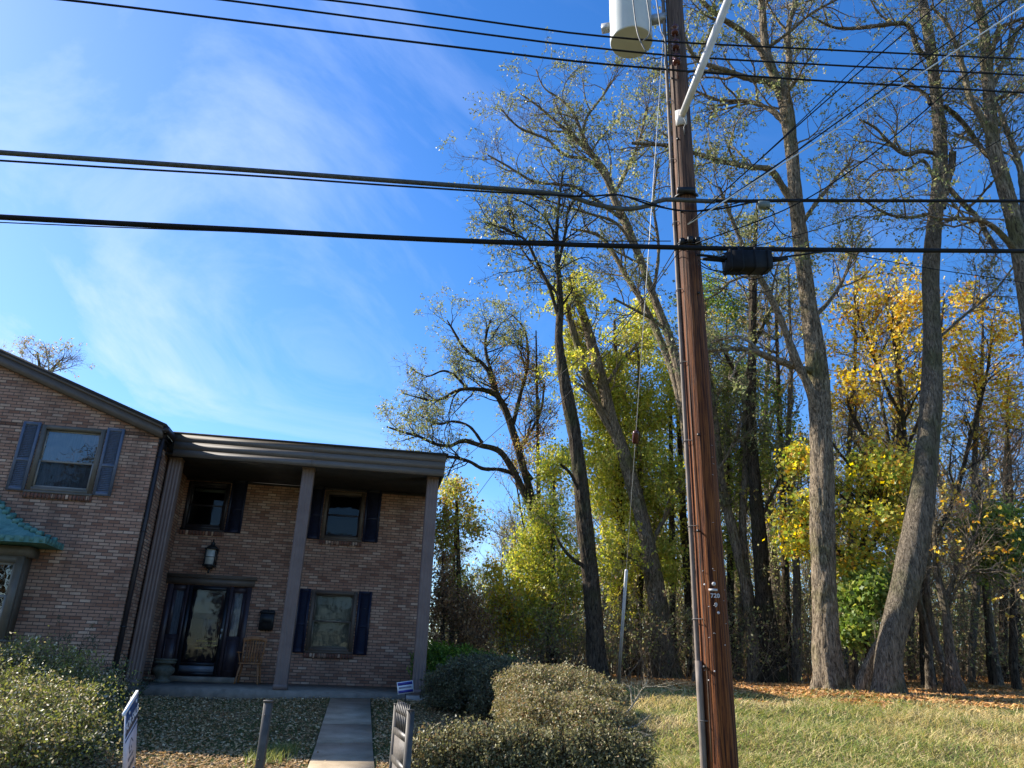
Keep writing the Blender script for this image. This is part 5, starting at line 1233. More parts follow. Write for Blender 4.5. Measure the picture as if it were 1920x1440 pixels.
mktree('clump_tree', 'dark straight trunk showing just left of the utility pole at its foot', [limb([(1300,1262,26),(1296,1180,22),(1290,1080,19),(1280,960,15),(1276,860,10),(1270,760,6)], 24, 30)], [], (30,200,600), ((.6,1.8),(.4,1.0),(.3,.6)), (LIME,LW), 4000, .09, BARK_D, TWIGD, seed=17)
mktree('ivy_wrapped_tree', 'short dark trunk wrapped in ivy behind the white guard tube', [limb([(1192,1262,20),(1195,1180,18),(1200,1100,15),(1203,1000,11),(1200,900,6)], 24.5, 24)], [], (30,150,500), ((.5,1.5),(.4,1.0),(.3,.6)), (LIME,LW), 4500, .09, BARK_D, TWIGD, seed=18, tmin=.1)
# 10. maples in autumn colour
mktree('maple_tree', 'tall maple with orange and yellow leaves between the two big right-hand trunks', [limb([(1738,1262,26),(1735,1180,22),(1728,1080,18),(1712,1000,16),(1695,940,15),(1672,890,12),(1640,845,10),(1610,800,8),(1590,760,5)], 20.5, 30)],
       [limb([(1700,960,10),(1700,860,9),(1690,760,8),(1680,660,6),(1660,560,4)], (20.5,21)), limb([(1728,1050,9),(1790,940,8),(1820,820,7),(1850,700,5),(1860,600,3)], (20.5,20.8)), limb([(1690,930,8),(1640,900,7),(1590,870,6),(1560,830,4)], (20.5,20)), limb([(1690,780,6),(1650,700,5),(1620,620,4),(1600,560,3)], (20.8,21.4)), limb([(1700,840,7),(1740,740,6),(1760,640,5),(1770,560,3)], (20.8,22))],
       (90,500,1800), ((.8,2.2),(.5,1.2),(.3,.6)), blobs=[(1700,640,150,150,20.8,3.0,120),(1640,560,60,70,20.8,2,40),(1850,700,80,150,21,2.5,60),(1600,740,40,80,20.6,1.8,30),(1650,860,60,40,20.3,1.6,40)],
       leaf=(GOLD,GW), nleaf=10500, lsize=.11, bark=BARK_D, twm=TWIGD, seed=19, star=True, jit=.13, droop=.5, tmin=.2)
mktree('maple_tree', 'low maple with bright yellow and green leaves behind the big furrowed locust', [limb([(1600,1262,18),(1602,1180,15),(1608,1100,13),(1618,1020,10),(1630,950,7)], 19.4, 24)],
       [limb([(1608,1100,8),(1580,1040,7),(1545,1000,6),(1500,980,4)], (19.4,19)), limb([(1612,1060,7),(1650,1000,6),(1690,970,4)], (19.4,19.2))], (20,100,300), ((.6,1.6),(.4,1.0),(.25,.5)),
       blobs=[(1640,890,80,55,19.4,2.0,70),(1620,990,90,55,19.2,2.2,70),(1680,960,40,60,19.4,1,40),(1500,960,50,50,19,1.3,55),(1600,1060,60,34,19,1.2,50),(1480,1020,36,24,18.8,.8,22),(1500,860,30,40,19.6,1,18)],
       leaf=([(.76,.60,.10),(.60,.56,.12),(.64,.36,.08),(.36,.42,.09),(.20,.30,.06)],[4,4,1.5,3,1.5]), nleaf=9500, lsize=.11, bark=BARK_D, twm=TWIGD, seed=20, star=True, jit=.13, droop=.6)
mktree('maple_tree', 'young green leaved maple low between the furrowed locust and the leaning trunk', [limb([(1630,1258,12),(1626,1200,10),(1622,1150,7),(1618,1110,4)], 18.2, 16)], [], (0,), blobs=[(1620,1120,44,36,18.2,.9,60),(1600,1180,34,30,18,.8,26),(1655,1110,22,26,18.2,.6,18)],
       leaf=(GREENM,GMW), nleaf=5200, lsize=.12, bark=BARK_D, twm=TWIGD, seed=21, star=True, jit=.12, droop=.6)
mktree('green_tree', 'fresh green leafed tree high between the pole and the furrowed locust', [T0(1478,1262,560,24,18,24)], [], (0,), blobs=[(1470,780,34,60,24,1.2,50),(1420,730,50,50,24,1.4,36),(1340,600,40,50,24,1.2,30),(1500,850,26,50,24,1,26),(1360,700,40,40,24,1.2,30),(1300,560,60,40,24.3,1.3,30)],
       leaf=([(.14,.22,.05),(.22,.30,.06),(.30,.36,.07)],[3,3,2]), nleaf=9000, lsize=.10, bark=BARK_D, twm=TWIG, seed=22, jit=.15, droop=.5)
mktree('green_tree', 'dark green tree low at the right edge beyond the pale forked trunk', [T0(1900,1262,980,19,16,0)], [], (0,), blobs=[(1885,1040,44,50,19,1.1,50),(1860,980,40,30,19.2,1,20),(1915,1000,30,60,19,1,26)],
       leaf=(GREENM,GMW), nleaf=5500, lsize=.11, bark=BARK_D, twm=TWIGD, seed=23, star=True, jit=.14, droop=.5)
# 11. small grey trunks at the right
mktree('small_tree', 'pale forked little trunk with a knobbly foot right of the leaning trunk', [limb([(1790,1288,34),(1786,1262,24),(1779,1200,19),(1774,1150,17),(1765,1110,14),(1755,1060,9),(1752,1000,7),(1745,930,5)], 17.2, 26)],
       [limb([(1770,1130,10),(1785,1100,9),(1800,1060,7),(1830,1000,5),(1845,930,3)], (17.2,16.8)), limb([(1775,1150,6),(1810,1080,5),(1870,1070,4),(1920,1090,3)], (17.2,16.3))], (50,260,700), ((.6,1.6),(.4,1.0),(.3,.6)), (GOLD,GW), 700, .09, BARK_P, TWIG, seed=24, tmin=.3, flare=.6)
mktree('small_tree', 'curved slim trunk between the leaning trunk and the pale forked one', [limb([(1742,1268,18),(1742,1220,15),(1735,1170,13),(1722,1120,11),(1728,1040,9),(1740,960,6)], 18.4, 24)], [], (30,150,400), ((.5,1.4),(.4,1.0),(.3,.6)), (GOLD,GW), 400, .09, BARK_P, TWIG, seed=25, flare=.5)
mktree('small_tree', 'slanting slim trunk touching the foot of the pale forked one', [limb([(1776,1270,13),(1760,1220,12),(1745,1160,11),(1738,1100,10),(1745,1020,8),(1752,950,5)], 18, 24)], [], (20,100,300), ((.5,1.4),(.4,1.0),(.3,.6)), None, 0, .09, BARK_P, TWIG, seed=26, flare=.2)
mktree('small_tree', 'thin dark sapling trunk near the right edge, left of a pair', [limb([(1858,1262,13),(1855,1200,12),(1848,1120,10),(1842,1020,8),(1835,900,5)], 21, 24)], [], (30,150,400), ((.6,1.6),(.4,1.0),(.3,.6)), None, 0, .09, BARK_D, TWIG, seed=27, flare=.2)
mktree('small_tree', 'thin grey sapling trunk near the right edge, right of a pair', [limb([(1870,1266,13),(1862,1200,11),(1853,1120,9),(1850,1020,7),(1862,900,4)], 20.4, 24)], [], (30,150,400), ((.6,1.6),(.4,1.0),(.3,.6)), None, 0, .09, BARK_P, TWIG, seed=28, flare=.4)
mktree('twiggy_tree', 'leafless brown twiggy tree filling the right edge below the cables', [T0(1880,1262,700,22.5,16,-10), T0(1910,1262,780,22.8,14,20)], [], (160,1000,3600), ((.9,2.4),(.6,1.4),(.3,.7)), ([(.30,.17,.10),(.22,.11,.07),(.4,.3,.1)],[3,3,1]), 8000, .06, BARK_D, TWIG, seed=29, tmin=.15, up=.05)
for k, (xb, xt, yt, Yq, wq, lab) in enumerate((
    (1342,1322,560,22.6,13,'slender pale sapling rising just right of the utility pole, nearest to it'),
    (1382,1405,520,23.2,12,'thin straight sapling between the pole and the thick dark clump stem'),
    (1492,1478,500,21.4,14,'slender grey sapling standing just left of the big furrowed locust'),
    (1588,1602,470,22.2,12,'thin grey sapling standing just right of the big furrowed locust'),
    (1708,1680,520,22.8,12,'thin pale sapling seen right behind the leaning trunk foot'),
    (1818,1842,560,22.0,12,'slim pale sapling right of the knobbly forked little trunk'),
    (1222,1190,640,23.5,11,'thin grey sapling just left of the sawn leaning tree'))):
    mktree('sapling', lab, [limb([(xb,1264,wq+3),(xb+(xt-xb)*.3+6,1080,wq),(xb+(xt-xb)*.6-5,860,wq*.75),(xb+(xt-xb)*.85+3,680,wq*.5),(xt,yt,wq*.2)], Yq, 30)], [], (34,200,600), ((.7,2.0),(.4,1.1),(.25,.6)), (([(.60,.50,.14),(.50,.34,.12),(.40,.40,.14)],[2,2,2])), 1500, .09, BARK_P, TWIG, seed=50+k, tmin=.2, up=.25, flare=.2, spread=.65)
# 12. treetop peeking over the wing roof
T = limb([(85,900,16),(82,800,12),(80,740,9),(76,700,6),(70,660,3)], 30, 20)
T[0][0] = (*T[0][0][:2], float(ground(T[0][0][0], T[0][0][1])))
mktree('distant_tree', 'airy treetop peeking over the ridge of the gabled wing', [T], [limb([(80,740,5),(60,700,4),(35,670,2)], (30,29.4)), limb([(80,720,5),(100,690,4),(120,670,2)], (30,30.4))], (30,170,600), ((.8,1.8),(.4,1.0),(.2,.5)), ([(.36,.33,.20),(.38,.26,.16),(.30,.31,.17)],[3,2,3]), 2600, .08, BARK_P, TWIG, seed=30, up=.1, tmin=.3, flare=0)

# 13. bare trees deep in the wood: four kinds built once, then copied
def far_proto(seed, h, w):
    rs = np.random.default_rng(seed); base = np.array([0, 0, 0.])
    P = [base]; d = np.array([rs.normal(0,.08), rs.normal(0,.08), 1.])
    for i in range(6): d = unit(d+rs.normal(0, .07, 3)); P.append(P[-1]+d*h/6)
    r = np.array([w, w*.85, w*.7, w*.55, w*.4, w*.25, w*.08]); Q, q = resample(P, r, 20)
    o = empty('bare_tree', (0,0,0)); tag(o, 'bare brown tree deep in the wood behind the big trunks', 'tree', 'bare trees deep in the wood')
    V, F_, _ = join([tubes(Q[None], q[None], 9)]); rawmesh('trunk', V, F_, BARK_G if seed%2 else BARK_P, o, True)
    lv = (Q[None], q[None]); parts = []
    for n, L, K in ((30,(h*.16,h*.36),6),(200,(h*.07,h*.17),5),(700,(.3,.9),4)):
        lv = grow(lv[0], lv[1], n, L, spread=.75, up=.16, wob=.2, tmin=.18 if n == 30 else .2, K=K, rmax=.06, rmin=.008, rs=rs); parts.append(tubes(lv[0], lv[1], 3))
    V, F_, _ = join(parts); rawmesh('twigs', V, F_, TWIG, o)
    C = on_branches(lv[0], 1100, .1, .3, rs); pal = (OLIVE, OW) if seed%2 else ([(.35,.30,.08),(.28,.18,.08),(.2,.22,.08)], [2,2,3]); V, F_, c = leaves(C, .12, *pal, rs=rs); rawmesh('foliage', V, [F_], LEAF, o, col=c)
    return o
protos = [far_proto(s, h, w) for s, h, w in ((41,11,.16),(42,13,.20),(43,9,.12),(44,12,.15))]
def copy_tree(o):
    r = o.copy(); COL.objects.link(r)
    for ch in o.children:
        c = ch.copy(); COL.objects.link(c); c.parent = r
    return r
rs = np.random.default_rng(77); spots = []
for i in range(46):
    px = 820+1120*((i*0.618034)%1)+rs.uniform(-10,10); Yf = rs.uniform(25, 46); p = at(px, 1270, Yf); spots.append((p[0], Yf))
for i, (x, y) in enumerate(spots):
    o = protos[i] if i < 4 else copy_tree(protos[i%4])
    s = rs.uniform(.75, 1.2)*(1.0 if x > 4 else .62); o.location = (x, y, float(ground(x, y))-.05); o.rotation_euler = (0, 0, rs.uniform(0, 6.28)); o.scale = (s, s, s)

# 14. underbrush of the wood edge: uncountable stems and leaves
def underbrush():
    rs = np.random.default_rng(91); n = 3000
    x = rs.uniform(-4, 24, n); y = rs.uniform(20.5, 40, n)**1.0; y = 20.5+(y-20.5)*rs.random(n)**.5
    keep = x > -1.5+(y-20)*-.06; x = x[keep]; y = y[keep]; n = len(x)
    z = ground(x, y); K = 7; P = np.zeros((n, K, 3)); P[:, 0] = np.stack([x, y, z-.05], 1); d = unit(np.stack([rs.normal(0,.35,n), rs.normal(0,.35,n), np.ones(n)], 1)); L = rs.uniform(1.0, 3.6, n)
    for j in range(1, K):
        d = unit(d+rs.normal(0, .18, (n, 3))+np.array([0,0,-.06])); P[:, j] = P[:, j-1]+d*(L/(K-1))[:, None]
    r = rs.uniform(.006, .016, n)[:, None]*(1-.7*np.linspace(0, 1, K))[None]
    Q, q = grow(P, r, n*3, (.4, 1.3), spread=.9, up=.05, wob=.3, tmin=.15, K=4, rmax=.01, rmin=.006, rs=rs)
    V, F_, _ = join([tubes(P, r, 3), tubes(Q, q, 3)]); o = rawmesh('underbrush', V, F_, TWIG); tag(o, 'tangle of bare brushwood stems under the trees at the wood edge', 'brushwood', kind='stuff')
    C = on_branches(Q, 80000, .08, .2, rs); V, F_, c = leaves(C, .085, [(.20,.22,.10),(.32,.32,.14),(.26,.18,.11),(.44,.44,.16),(.36,.27,.15)], [3,3,3,2,2], rs=rs); o = rawmesh('brush_leaves', V, [F_], LEAF, col=c); tag(o, 'sparse olive and brown leaves of the undergrowth at the wood edge', 'undergrowth', kind='stuff')
def thicket():
    rs = np.random.default_rng(92); n = 900; y = rs.uniform(25, 44, n); x = rs.uniform(-.10, .85, n)*y; z = ground(x, y); K = 8
    P = np.zeros((n, K, 3)); P[:, 0] = np.stack([x, y, z-.05], 1); d = unit(np.stack([rs.normal(0,.12,n), rs.normal(0,.12,n), np.ones(n)], 1)); L = rs.uniform(3, 7.5, n)*np.where(x/y < .12, .6, 1)
    for j in range(1, K): d = unit(d+rs.normal(0, .09, (n, 3))); P[:, j] = P[:, j-1]+d*(L/(K-1))[:, None]
    r = rs.uniform(.012, .035, n)[:, None]*(1-.75*np.linspace(0, 1, K))[None]
    Q, q = grow(P, r, n*7, (.6, 2.0), spread=.7, up=.12, wob=.25, tmin=.15, K=5, rmax=.014, rmin=.008, rs=rs); Q2, q2 = grow(Q, q, n*9, (.3, 1.0), spread=.8, up=.05, wob=.3, tmin=.2, K=4, rmax=.009, rmin=.007, rs=rs)
    V, F_, _ = join([tubes(P, r, 4), tubes(Q, q, 3), tubes(Q2, q2, 3)]); o = rawmesh('thicket', V, F_, TWIG); tag(o, 'mass of slender bare saplings closing off the wood behind the trunks', 'saplings', kind='stuff')
    C = on_branches(Q2, 60000, .12, .1, rs); V, F_, c = leaves(C, .11, [(.34,.36,.14),(.46,.46,.17),(.36,.26,.14),(.54,.46,.16),(.24,.28,.11)], [3,3,2,2,2], rs=rs); o = rawmesh('thicket_leaves', V, [F_], LEAF, col=c); tag(o, 'thin scatter of olive and tan leaves on the far saplings', 'foliage', kind='stuff')
underbrush(); thicket()

def street_wood():
    rs = np.random.default_rng(93); parts = []; lf = []
    n = 26; x = np.linspace(-60, 40, n)+rs.uniform(-1.5, 1.5, n); y = rs.uniform(-30, -17, n); K = 10
    P = np.zeros((n, K, 3)); P[:, 0] = np.stack([x, y, ground(x, y)-.1], 1); d = unit(np.stack([rs.normal(0,.08,n), rs.normal(0,.08,n), np.ones(n)], 1)); L = rs.uniform(8, 13, n)
    for j in range(1, K): d = unit(d+rs.normal(0,.06,(n,3))); P[:, j] = P[:, j-1]+d*(L/(K-1))[:, None]
    r = np.full((n, K), .22)*(1-.85*np.linspace(0,1,K))[None]
    Q, q = grow(P, r, n*26, (2, 4.5), spread=.8, up=.15, wob=.2, tmin=.12, K=6, rmax=.09, rmin=.03, rs=rs); Q2, q2 = grow(Q, q, n*170, (.8, 2.0), spread=.8, up=.1, wob=.25, tmin=.2, K=4, rmax=.03, rmin=.018, rs=rs)
    V, F_, _ = join([tubes(P, r, 8), tubes(Q, q, 4), tubes(Q2, q2, 3)]); o = rawmesh('street_wood', V, F_, BARK_D); tag(o, 'row of bare street trees mirrored in the window panes of the house', 'trees', kind='stuff')
    C = on_branches(Q2, 26000, .3, 0, rs); V, F_, c = leaves(C, .34, [(.10,.10,.05),(.16,.11,.06),(.07,.09,.04)], [1,1,1], .7, rs=rs); o = rawmesh('street_wood_leaves', V, [F_], LEAFD, col=c); tag(o, 'dull leaves of the street trees mirrored in the window panes', 'foliage', kind='stuff')
street_wood()

# ================================================================== HEDGES AND BUSHES
def shrub(name, label, cells, n, size, pal, w, stems=200, sr=.006, seed=0, shell=.75, cat='hedge', rough=.12, mat_=None, extra=None, sprigs=0, out=.93, stemmat=None, ztop=None, aspect=.5):
    "cells: ellipsoid/box lobes (cx,cy,cz,rx,ry,rz,p) in world metres; leaves spread through their outer part, p = superellipse power"
    rs = np.random.default_rng(seed+500); tot = sum((c[3]*c[4]+c[3]*c[5]+c[4]*c[5]) for c in cells); C = []
    for cx, cy, cz, rx, ry, rz, p in cells:
        k = int(n*(rx*ry+rx*rz+ry*rz)/tot*1.25); d = unit(rs.normal(size=(k, 3)))
        m = (np.abs(d)**p).sum(1)**(-1/p); rad = (1-(1-shell)*rs.random(k)**1.0)
        q = d*m[:, None]*rad[:, None]; b = 1+rough*(vnoise(d[:,0]*3+cx, d[:,2]*3+d[:,1]*2, 2.1, seed)-.5)*2+rough*.6*(vnoise(d[:,0]*9+d[:,1]*5, d[:,2]*9, 1.3, seed+3)-.5)*2
        c = np.array([cx,cy,cz])+q*b[:, None]*np.array([rx,ry,rz]); C.append(c)
    Call = np.concatenate(C)
    # drop leaves that lie deep inside a neighbouring lobe
    inside = np.zeros(len(Call), bool); o0 = 0
    for (cx, cy, cz, rx, ry, rz, p) in cells:
        v = ((np.abs((Call-[cx,cy,cz])/[rx,ry,rz])**p).sum(1))**(1/p); inside |= v < .70*shell/.75
    C = Call[~inside]; g = ground(C[:, 0], C[:, 1]); C = C[C[:, 2] > g+.02]
    c0 = cells[0]; gz = float(ground(c0[0], c0[1])); o = empty(name, (c0[0], c0[1], gz)); tag(o, label, cat)
    V, F_, c = leaves(C, size, pal, w, aspect, rs=rs, var=.3); rawmesh('foliage', V, [F_], mat_ or LEAFG, o, col=c)
    # stems from the ground fanning out to the lobes
    P = []
    for cx, cy, cz, rx, ry, rz, p in cells:
        k = max(6, int(stems*(rx*ry)/sum(c[3]*c[4] for c in cells))); a = rs.uniform(-.7,.7,(k,2)); x0 = cx+a[:,0]*rx; y0 = cy+a[:,1]*ry; z0 = ground(x0, y0)-.03
        e = unit(rs.normal(size=(k,3))); e[:,2] = np.abs(e[:,2])+.25; e = unit(e); x1 = np.array([cx,cy,cz])+e*np.array([rx,ry,rz])*(out*(1+.12*rs.random((k,1))))
        x1[:, :2] = x1[:, :2]*.6+np.stack([x0,y0],1)*.4
        t = np.linspace(0,1,6)[None,:,None]; A = np.stack([x0,y0,z0],1)[:,None]; Q = A*(1-t)+x1[:,None]*t; Q[:,1:-1] += rs.normal(0,.025,(k,4,3)); P.append(Q)
    P = np.concatenate(P); r = np.full((len(P),6), sr)*(1-.6*np.linspace(0,1,6))[None]
    Q, q = grow(P, r, len(P)*5, (.1,.35), spread=.7, up=.15, wob=.25, tmin=.25, K=4, rmax=sr*.7, rmin=.0025, rs=rs)
    V, F_, _ = join([tubes(P, r, 4), tubes(Q, q, 3)]); rawmesh('stems', V, F_, stemmat or TWIGD, o)
    if sprigs:
        C = on_branches(Q, sprigs, .02, .1, rs); V, F_, c = leaves(C, size*1.05, pal, w, aspect, rs=rs, var=.3); rawmesh('foliage', V, [F_], mat_ or LEAFG, o, col=c)
    if extra: extra(o, rs)
    return o
def W_(x, y, Y): return at(x, y, Y)
def cell(x, ytop, Y, rx, ry, p=3, zb=None):
    "lobe whose top shows at photo pixel (x, ytop) at distance Y, standing on the ground"
    t = at(x, ytop, Y); g = float(ground(t[0], t[1])); h = t[2]-g; return (t[0], t[1], g+h*.48, rx, ry, h*.53, p)
HEDG = [(.17,.17,.07),(.26,.24,.11),(.38,.34,.18),(.10,.10,.045),(.28,.19,.10)]; HW = [4,4,3,3,2]
shrub('front_hedge', 'low ragged hedge along the front edge between the gate and the pole', [cell(x, y, Y, .34, .36, 3) for x, y, Y in ((810,1378,8.1),(870,1366,8.15),(930,1362,8.2),(990,1368,8.3),(1050,1370,8.35),(1110,1366,8.45),(1165,1378,8.5))], 50000, .033, HEDG, HW, stems=600, seed=1, rough=.26, shell=.5, sprigs=14000, out=1.02)
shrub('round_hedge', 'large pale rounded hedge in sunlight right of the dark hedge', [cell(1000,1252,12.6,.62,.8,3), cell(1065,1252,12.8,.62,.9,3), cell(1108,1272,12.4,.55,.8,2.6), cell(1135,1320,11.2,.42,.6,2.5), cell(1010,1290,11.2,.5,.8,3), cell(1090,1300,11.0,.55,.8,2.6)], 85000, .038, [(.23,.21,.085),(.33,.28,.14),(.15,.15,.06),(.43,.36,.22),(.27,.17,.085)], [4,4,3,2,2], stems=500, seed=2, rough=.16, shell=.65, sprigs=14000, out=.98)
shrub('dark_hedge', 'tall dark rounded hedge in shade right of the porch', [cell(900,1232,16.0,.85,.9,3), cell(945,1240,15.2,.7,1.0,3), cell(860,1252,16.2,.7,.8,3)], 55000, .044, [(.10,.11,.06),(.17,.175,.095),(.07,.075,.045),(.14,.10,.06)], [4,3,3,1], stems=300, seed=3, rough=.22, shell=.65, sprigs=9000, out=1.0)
shrub('green_bush', 'bright green leafy bush behind the right porch column', [cell(835,1208,18.6,.8,.7,2.4), cell(880,1212,18.6,.7,.7,2.3), cell(815,1206,18.4,.5,.6,2.3), cell(935,1225,18.8,.6,.6,2.3)], 26000, .065, [(.14,.24,.04),(.22,.34,.06),(.08,.15,.03),(.30,.40,.10)], [4,3,3,1], stems=120, seed=4, rough=.2, shell=.6, cat='bush', mat_=LEAF)
shrub('olive_bush', 'wide olive bush with leaf glints coloured in as pale flecks at the lower left corner under the bay window', [cell(40,1215,12.2,.9,.9,2.5), cell(120,1232,12.4,.75,.8,2.4), cell(20,1270,10.8,.9,.8,2.5), cell(150,1290,11.4,.5,.7,2.3), cell(80,1300,10.2,.8,.8,2.5), cell(10,1340,9.2,.8,.7,2.5)], 70000, .042, [(.19,.21,.055),(.28,.29,.08),(.12,.12,.04),(.36,.29,.14),(.62,.55,.40)], [4,4,3,3,1.5], stems=1100, seed=5, rough=.6, shell=.3, sprigs=42000, out=1.12, cat='bush', stemmat=TWIG)  # palest leaf colour stands in for glints on the glossy leaves
def sprig(x, y, Y, n, h, label, seed, name='shrub', pal=None, size=.035, nl=1200, sp=.5):
    rs = np.random.default_rng(seed); p = at(x, y, Y); g = float(ground(p[0], p[1])); o = empty(name, (p[0], p[1], g)); tag(o, label, 'shrub' if name == 'shrub' else 'dead branch' if name == 'dead_branch' else 'weed')
    P = np.zeros((n, 6, 3)); P[:, 0] = np.array([p[0], p[1], g-.02])+rs.normal(0, .06, (n, 3))*[1,1,0]; d = unit(np.stack([rs.normal(0,sp,n), rs.normal(0,sp,n), np.ones(n)], 1)); L = rs.uniform(.6, 1, n)*h
    for j in range(1, 6): d = unit(d+rs.normal(0,.12,(n,3))+[0,0,-.05]); P[:, j] = P[:, j-1]+d*(L/5)[:, None]
    r = np.full((n,6), .008)*(1-.7*np.linspace(0,1,6))[None]; Q, q = grow(P, r, n*6, (.15,.4), spread=.7, wob=.2, tmin=.3, K=4, rmax=.005, rmin=.003, rs=rs)
    V, F_, _ = join([tubes(P, r, 4), tubes(Q, q, 3)]); rawmesh('stems', V, F_, TWIG if name != 'shrub' else TWIGD, o)
    if pal: V, F_, c = leaves(on_branches(Q, nl, .03, .1, rs), size, pal, [1]*len(pal), rs=rs); rawmesh('foliage', V, [F_], LEAFG, o, col=c)
    return o
sprig(190,1300,13.6,16,1.1,'thin dark leaved shrub against the wing corner at the downspout',61,pal=[(.05,.07,.03),(.08,.10,.05)],nl=2600)
sprig(120,1255,14.6,9,1.7,'sparse upright shrub rising above the bush against the wing wall',62,pal=[(.07,.09,.05),(.12,.12,.07)],nl=1200,sp=.15)
# fallen dead branches beside the hedge
def deadbranch():
    rs = np.random.default_rng(7); a = at(1150,1370,10.6); g = float(ground(a[0], a[1])); o = empty('dead_branch', (a[0], a[1], g)); tag(o, 'pale dead forked branches sticking out of the hedge towards the grass', 'dead branch')
    Ls = [([(1140,1372,5),(1180,1330,4),(1205,1290,3),(1215,1275,2)],(10.8,11.3)), ([(1205,1288,3),(1245,1288,2),(1266,1295,2)],(11.3,11.2)), ([(1150,1368,4),(1190,1362,3),(1220,1340,2)],(10.5,10.8)), ([(1140,1376,3),(1185,1385,3),(1218,1378,2)],(10.3,10.4)), ([(1185,1326,3),(1183,1300,2),(1180,1285,1.5)],(11,11.1)), ([(1150,1380,3),(1200,1372,2),(1232,1392,1.5)],(10.2,10.1))]
    base = [limb(l, y, 12) for l, y in Ls]; P = np.array([b[0] for b in base]); r = np.maximum(np.array([b[1] for b in base]), .006); Q, q = grow(P, r, 70, (.12,.45), spread=.6, wob=.15, tmin=.3, K=4, rmax=.006, rmin=.003, rs=rs)
    V, F_, _ = join([tubes(P, r, 6), tubes(Q, q, 3)]); rawmesh('branches', V, F_, bark_mat('dead_wood', (.35,.29,.19), (.62,.54,.38)), o)
deadbranch()

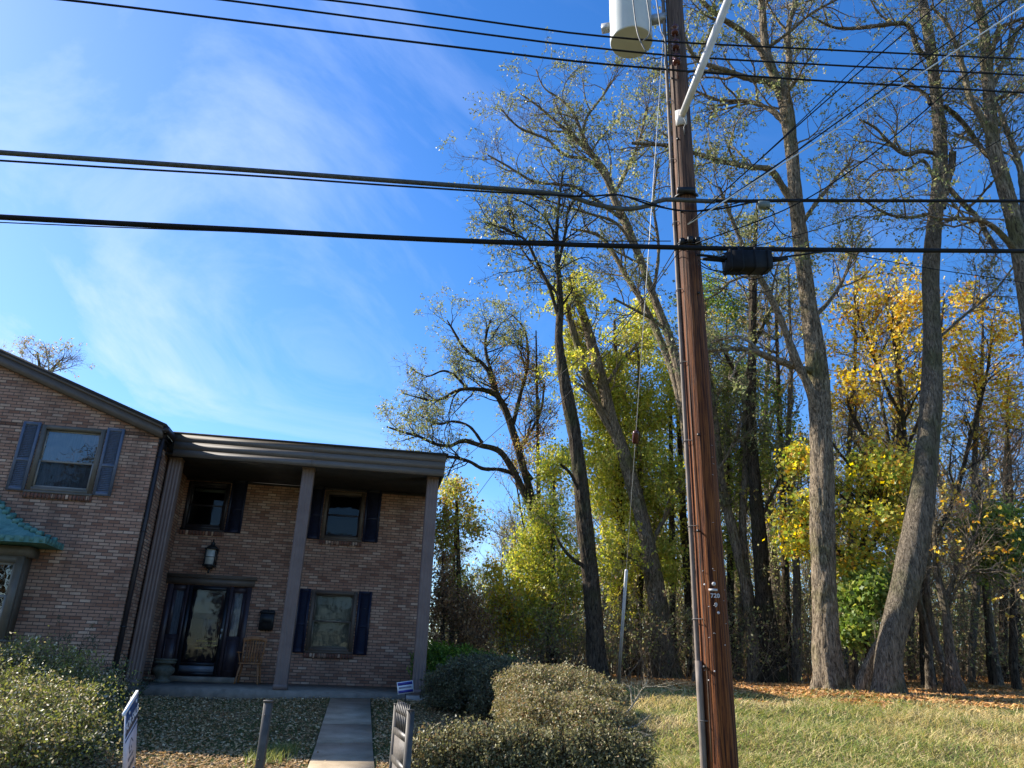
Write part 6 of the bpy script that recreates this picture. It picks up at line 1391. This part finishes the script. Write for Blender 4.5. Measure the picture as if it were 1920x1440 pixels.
# ================================================================== GRASS, LEAF LITTER
def in_path(x, y):
    c = -3.22+(17.3-y)*.182; return (np.abs(x-c) < .44) & (y < 17.2) & (y > 6.3)
def grass():
    rs = np.random.default_rng(3)
    def blades(name, x, y, h, pal, w, wd, label, lean=.5):
        n = len(x); z = ground(x, y)-.01; a = rs.uniform(0, 6.283, n); hd = np.stack([np.cos(a), np.sin(a)], 1); ln = rs.random(n)**.7*lean*h*2
        p0 = np.stack([x, y, z], 1); side = np.stack([-hd[:,1], hd[:,0], np.zeros(n)], 1)*(wd*.5*(.7+.6*rs.random(n)))[:, None]
        mid = p0+np.concatenate([hd*ln[:, None]*.35, (h*.6)[:, None]], 1); tip = p0+np.concatenate([hd*ln[:, None], (h*.95)[:, None]], 1)
        V = np.stack([p0-side, p0+side, mid+side*.8, mid-side*.8, tip], 1).reshape(-1, 3); b = np.arange(n)*5
        q = np.stack([b, b+1, b+2, b+3], 1); t = np.stack([b+3, b+2, b+4], 1); pal = np.array(pal); m = .65*vnoise(x, y, .55, 5)+.35*vnoise(x, y, 1.9, 8)+rs.normal(0,.15,n); m = (m-.5)*1.5+.5; k = np.clip((m*len(pal)).astype(int), 0, len(pal)-1)
        c = pal[k]*(1+.3*(rs.random((n,1))*2-1)); o = rawmesh(name, V, [q, t], GRASSM, col=np.repeat(c, 5, 0)); tag(o, label, 'grass', kind='stuff')
    # right-hand rough meadow
    n = 150000; y = 7.2+13*rs.random(n)**1.25; x = rs.uniform(-.8, 1.02*12.5, n)*np.clip(y/10, .9, 1.5); 
    k = (x > .4) & (x < y*.95) & ~((x < 2.2) & (y > 9) & (y < 13.2) & (x < 1.0)); x = x[k]; y = y[k]
    d = vnoise(x, y, 2.3, 2); k = rs.random(len(x)) < (.30+.75*d)*np.where(y > np.clip(15.5-.34*(x-5), 13.0, 16.9), .25, 1); x = x[k]; y = y[k]; d = vnoise(x, y, 1.7, 9); h = .05+.11*d*rs.random(len(x))+.02; h *= np.where(y > 16, .6, 1)
    blades('meadow_grass', x, y, h, [(.62,.50,.25),(.54,.45,.20),(.32,.34,.10),(.17,.23,.06),(.38,.37,.13),(.66,.54,.29)], None, .012, 'rough sunlit straw and green grass right of the utility pole', 1.9)
    # front lawn
    n = 85000; y = 7.0+10.2*rs.random(n)**1.1; x = -8.5+9.5*rs.random(n); u, v = w2h(x, y); k = ~in_path(x, y) & (v < 17.3) & (x > -y*.72); x = x[k]; y = y[k]
    h = .025+.05*vnoise(x, y, 1.9, 4)*rs.random(len(x)); blades('lawn_grass', x, y, h, [(.10,.13,.04),(.13,.17,.05),(.20,.19,.08),(.27,.23,.11),(.12,.17,.045)], None, .010, 'short patchy lawn in front of the brick house', .8)
    # tufts along the path edge
    xs, ys = [], []
    for cx, cy, s, m in ((-3.05,10.9,.14,420),(-1.95,10.6,.13,420),(-3.0,11.5,.1,200),(-1.75,9.9,.14,500),(-3.15,9.6,.16,500),(-5.2,8.6,.2,400)): xs.append(rs.normal(cx, s, m)); ys.append(rs.normal(cy, s*1.3, m))
    x = np.concatenate(xs); y = np.concatenate(ys); k = ~in_path(x, y); x = x[k]; y = y[k]
    blades('grass_tuft', x, y, .08+.12*rs.random(len(x)), [(.20,.23,.07),(.34,.33,.11),(.15,.19,.06),(.48,.42,.18)], None, .011, 'taller bright grass tufts at the edges of the path', .5)
    def litter(name, x, y, size, pal, w, label, star=False):
        n = len(x); z = ground(x, y)+.012+.03*rs.random(n); C = np.stack([x, y, z], 1); s = size*(.6+.8*rs.random(n))[:, None]; a = unit(np.stack([rs.normal(size=n), rs.normal(size=n), rs.normal(0,.35,n)], 1)); b = unit(np.cross(a, np.stack([rs.normal(0,.4,n), rs.normal(0,.4,n), np.ones(n)], 1))); up = np.cross(a, b); up *= np.sign(up[:, 2:3])
        V = np.stack([C-a*s*.5+up*s*.12, C-b*s*.32, C+a*s*.5+up*s*.15, C+b*s*.32], 1).reshape(-1, 3); F_ = np.arange(n*4).reshape(n, 4); F_ = np.concatenate([F_[:, [0,1,2]], F_[:, [0,2,3]]])
        pal = np.array(pal); c = pal[rs.choice(len(pal), n, p=np.array(w)/sum(w))]*(1+.3*(rs.random((n,1))*2-1)); o = rawmesh(name, V, [F_], LEAFD, col=np.repeat(c, 4, 0)); tag(o, label, 'leaf litter', kind='stuff')
    n = 90000; y = 7.0+10.4*rs.random(n); x = -8.5+9.3*rs.random(n); u, v = w2h(x, y); k = (~in_path(x, y) | (rs.random(n) < .004)) & (v < 17.4) & (x > -y*.72); x = x[k]; y = y[k]; k = rs.random(len(x)) < .35+.95*smooth((vnoise(x, y, .55, 6)-.25)*2.2)*np.clip(1.35-(y-8)/9, .25, 1); x = x[k]; y = y[k]
    litter('fallen_leaves', x, y, .050, [(.50,.35,.18),(.40,.26,.13),(.60,.46,.27),(.28,.17,.09)], [4,3,2,2], 'small curled tan fallen leaves strewn over the front lawn')
    n = 90000; x = rs.uniform(1, 24, n); y = 13.6+13*rs.random(n); k = (y > np.clip(15.1-.34*(x-5), 12.8, 16.6)+1.8*(vnoise(x, y, .8, 3)-.5)) | (rs.random(n) < .07); x = x[k]; y = y[k]
    litter('fallen_leaves', x, y, .09, [(.60,.32,.13),(.48,.25,.10),(.68,.44,.20),(.34,.18,.09)], [4,3,2,2], 'orange brown maple leaves carpeting the ground under the right-hand trees')
grass()
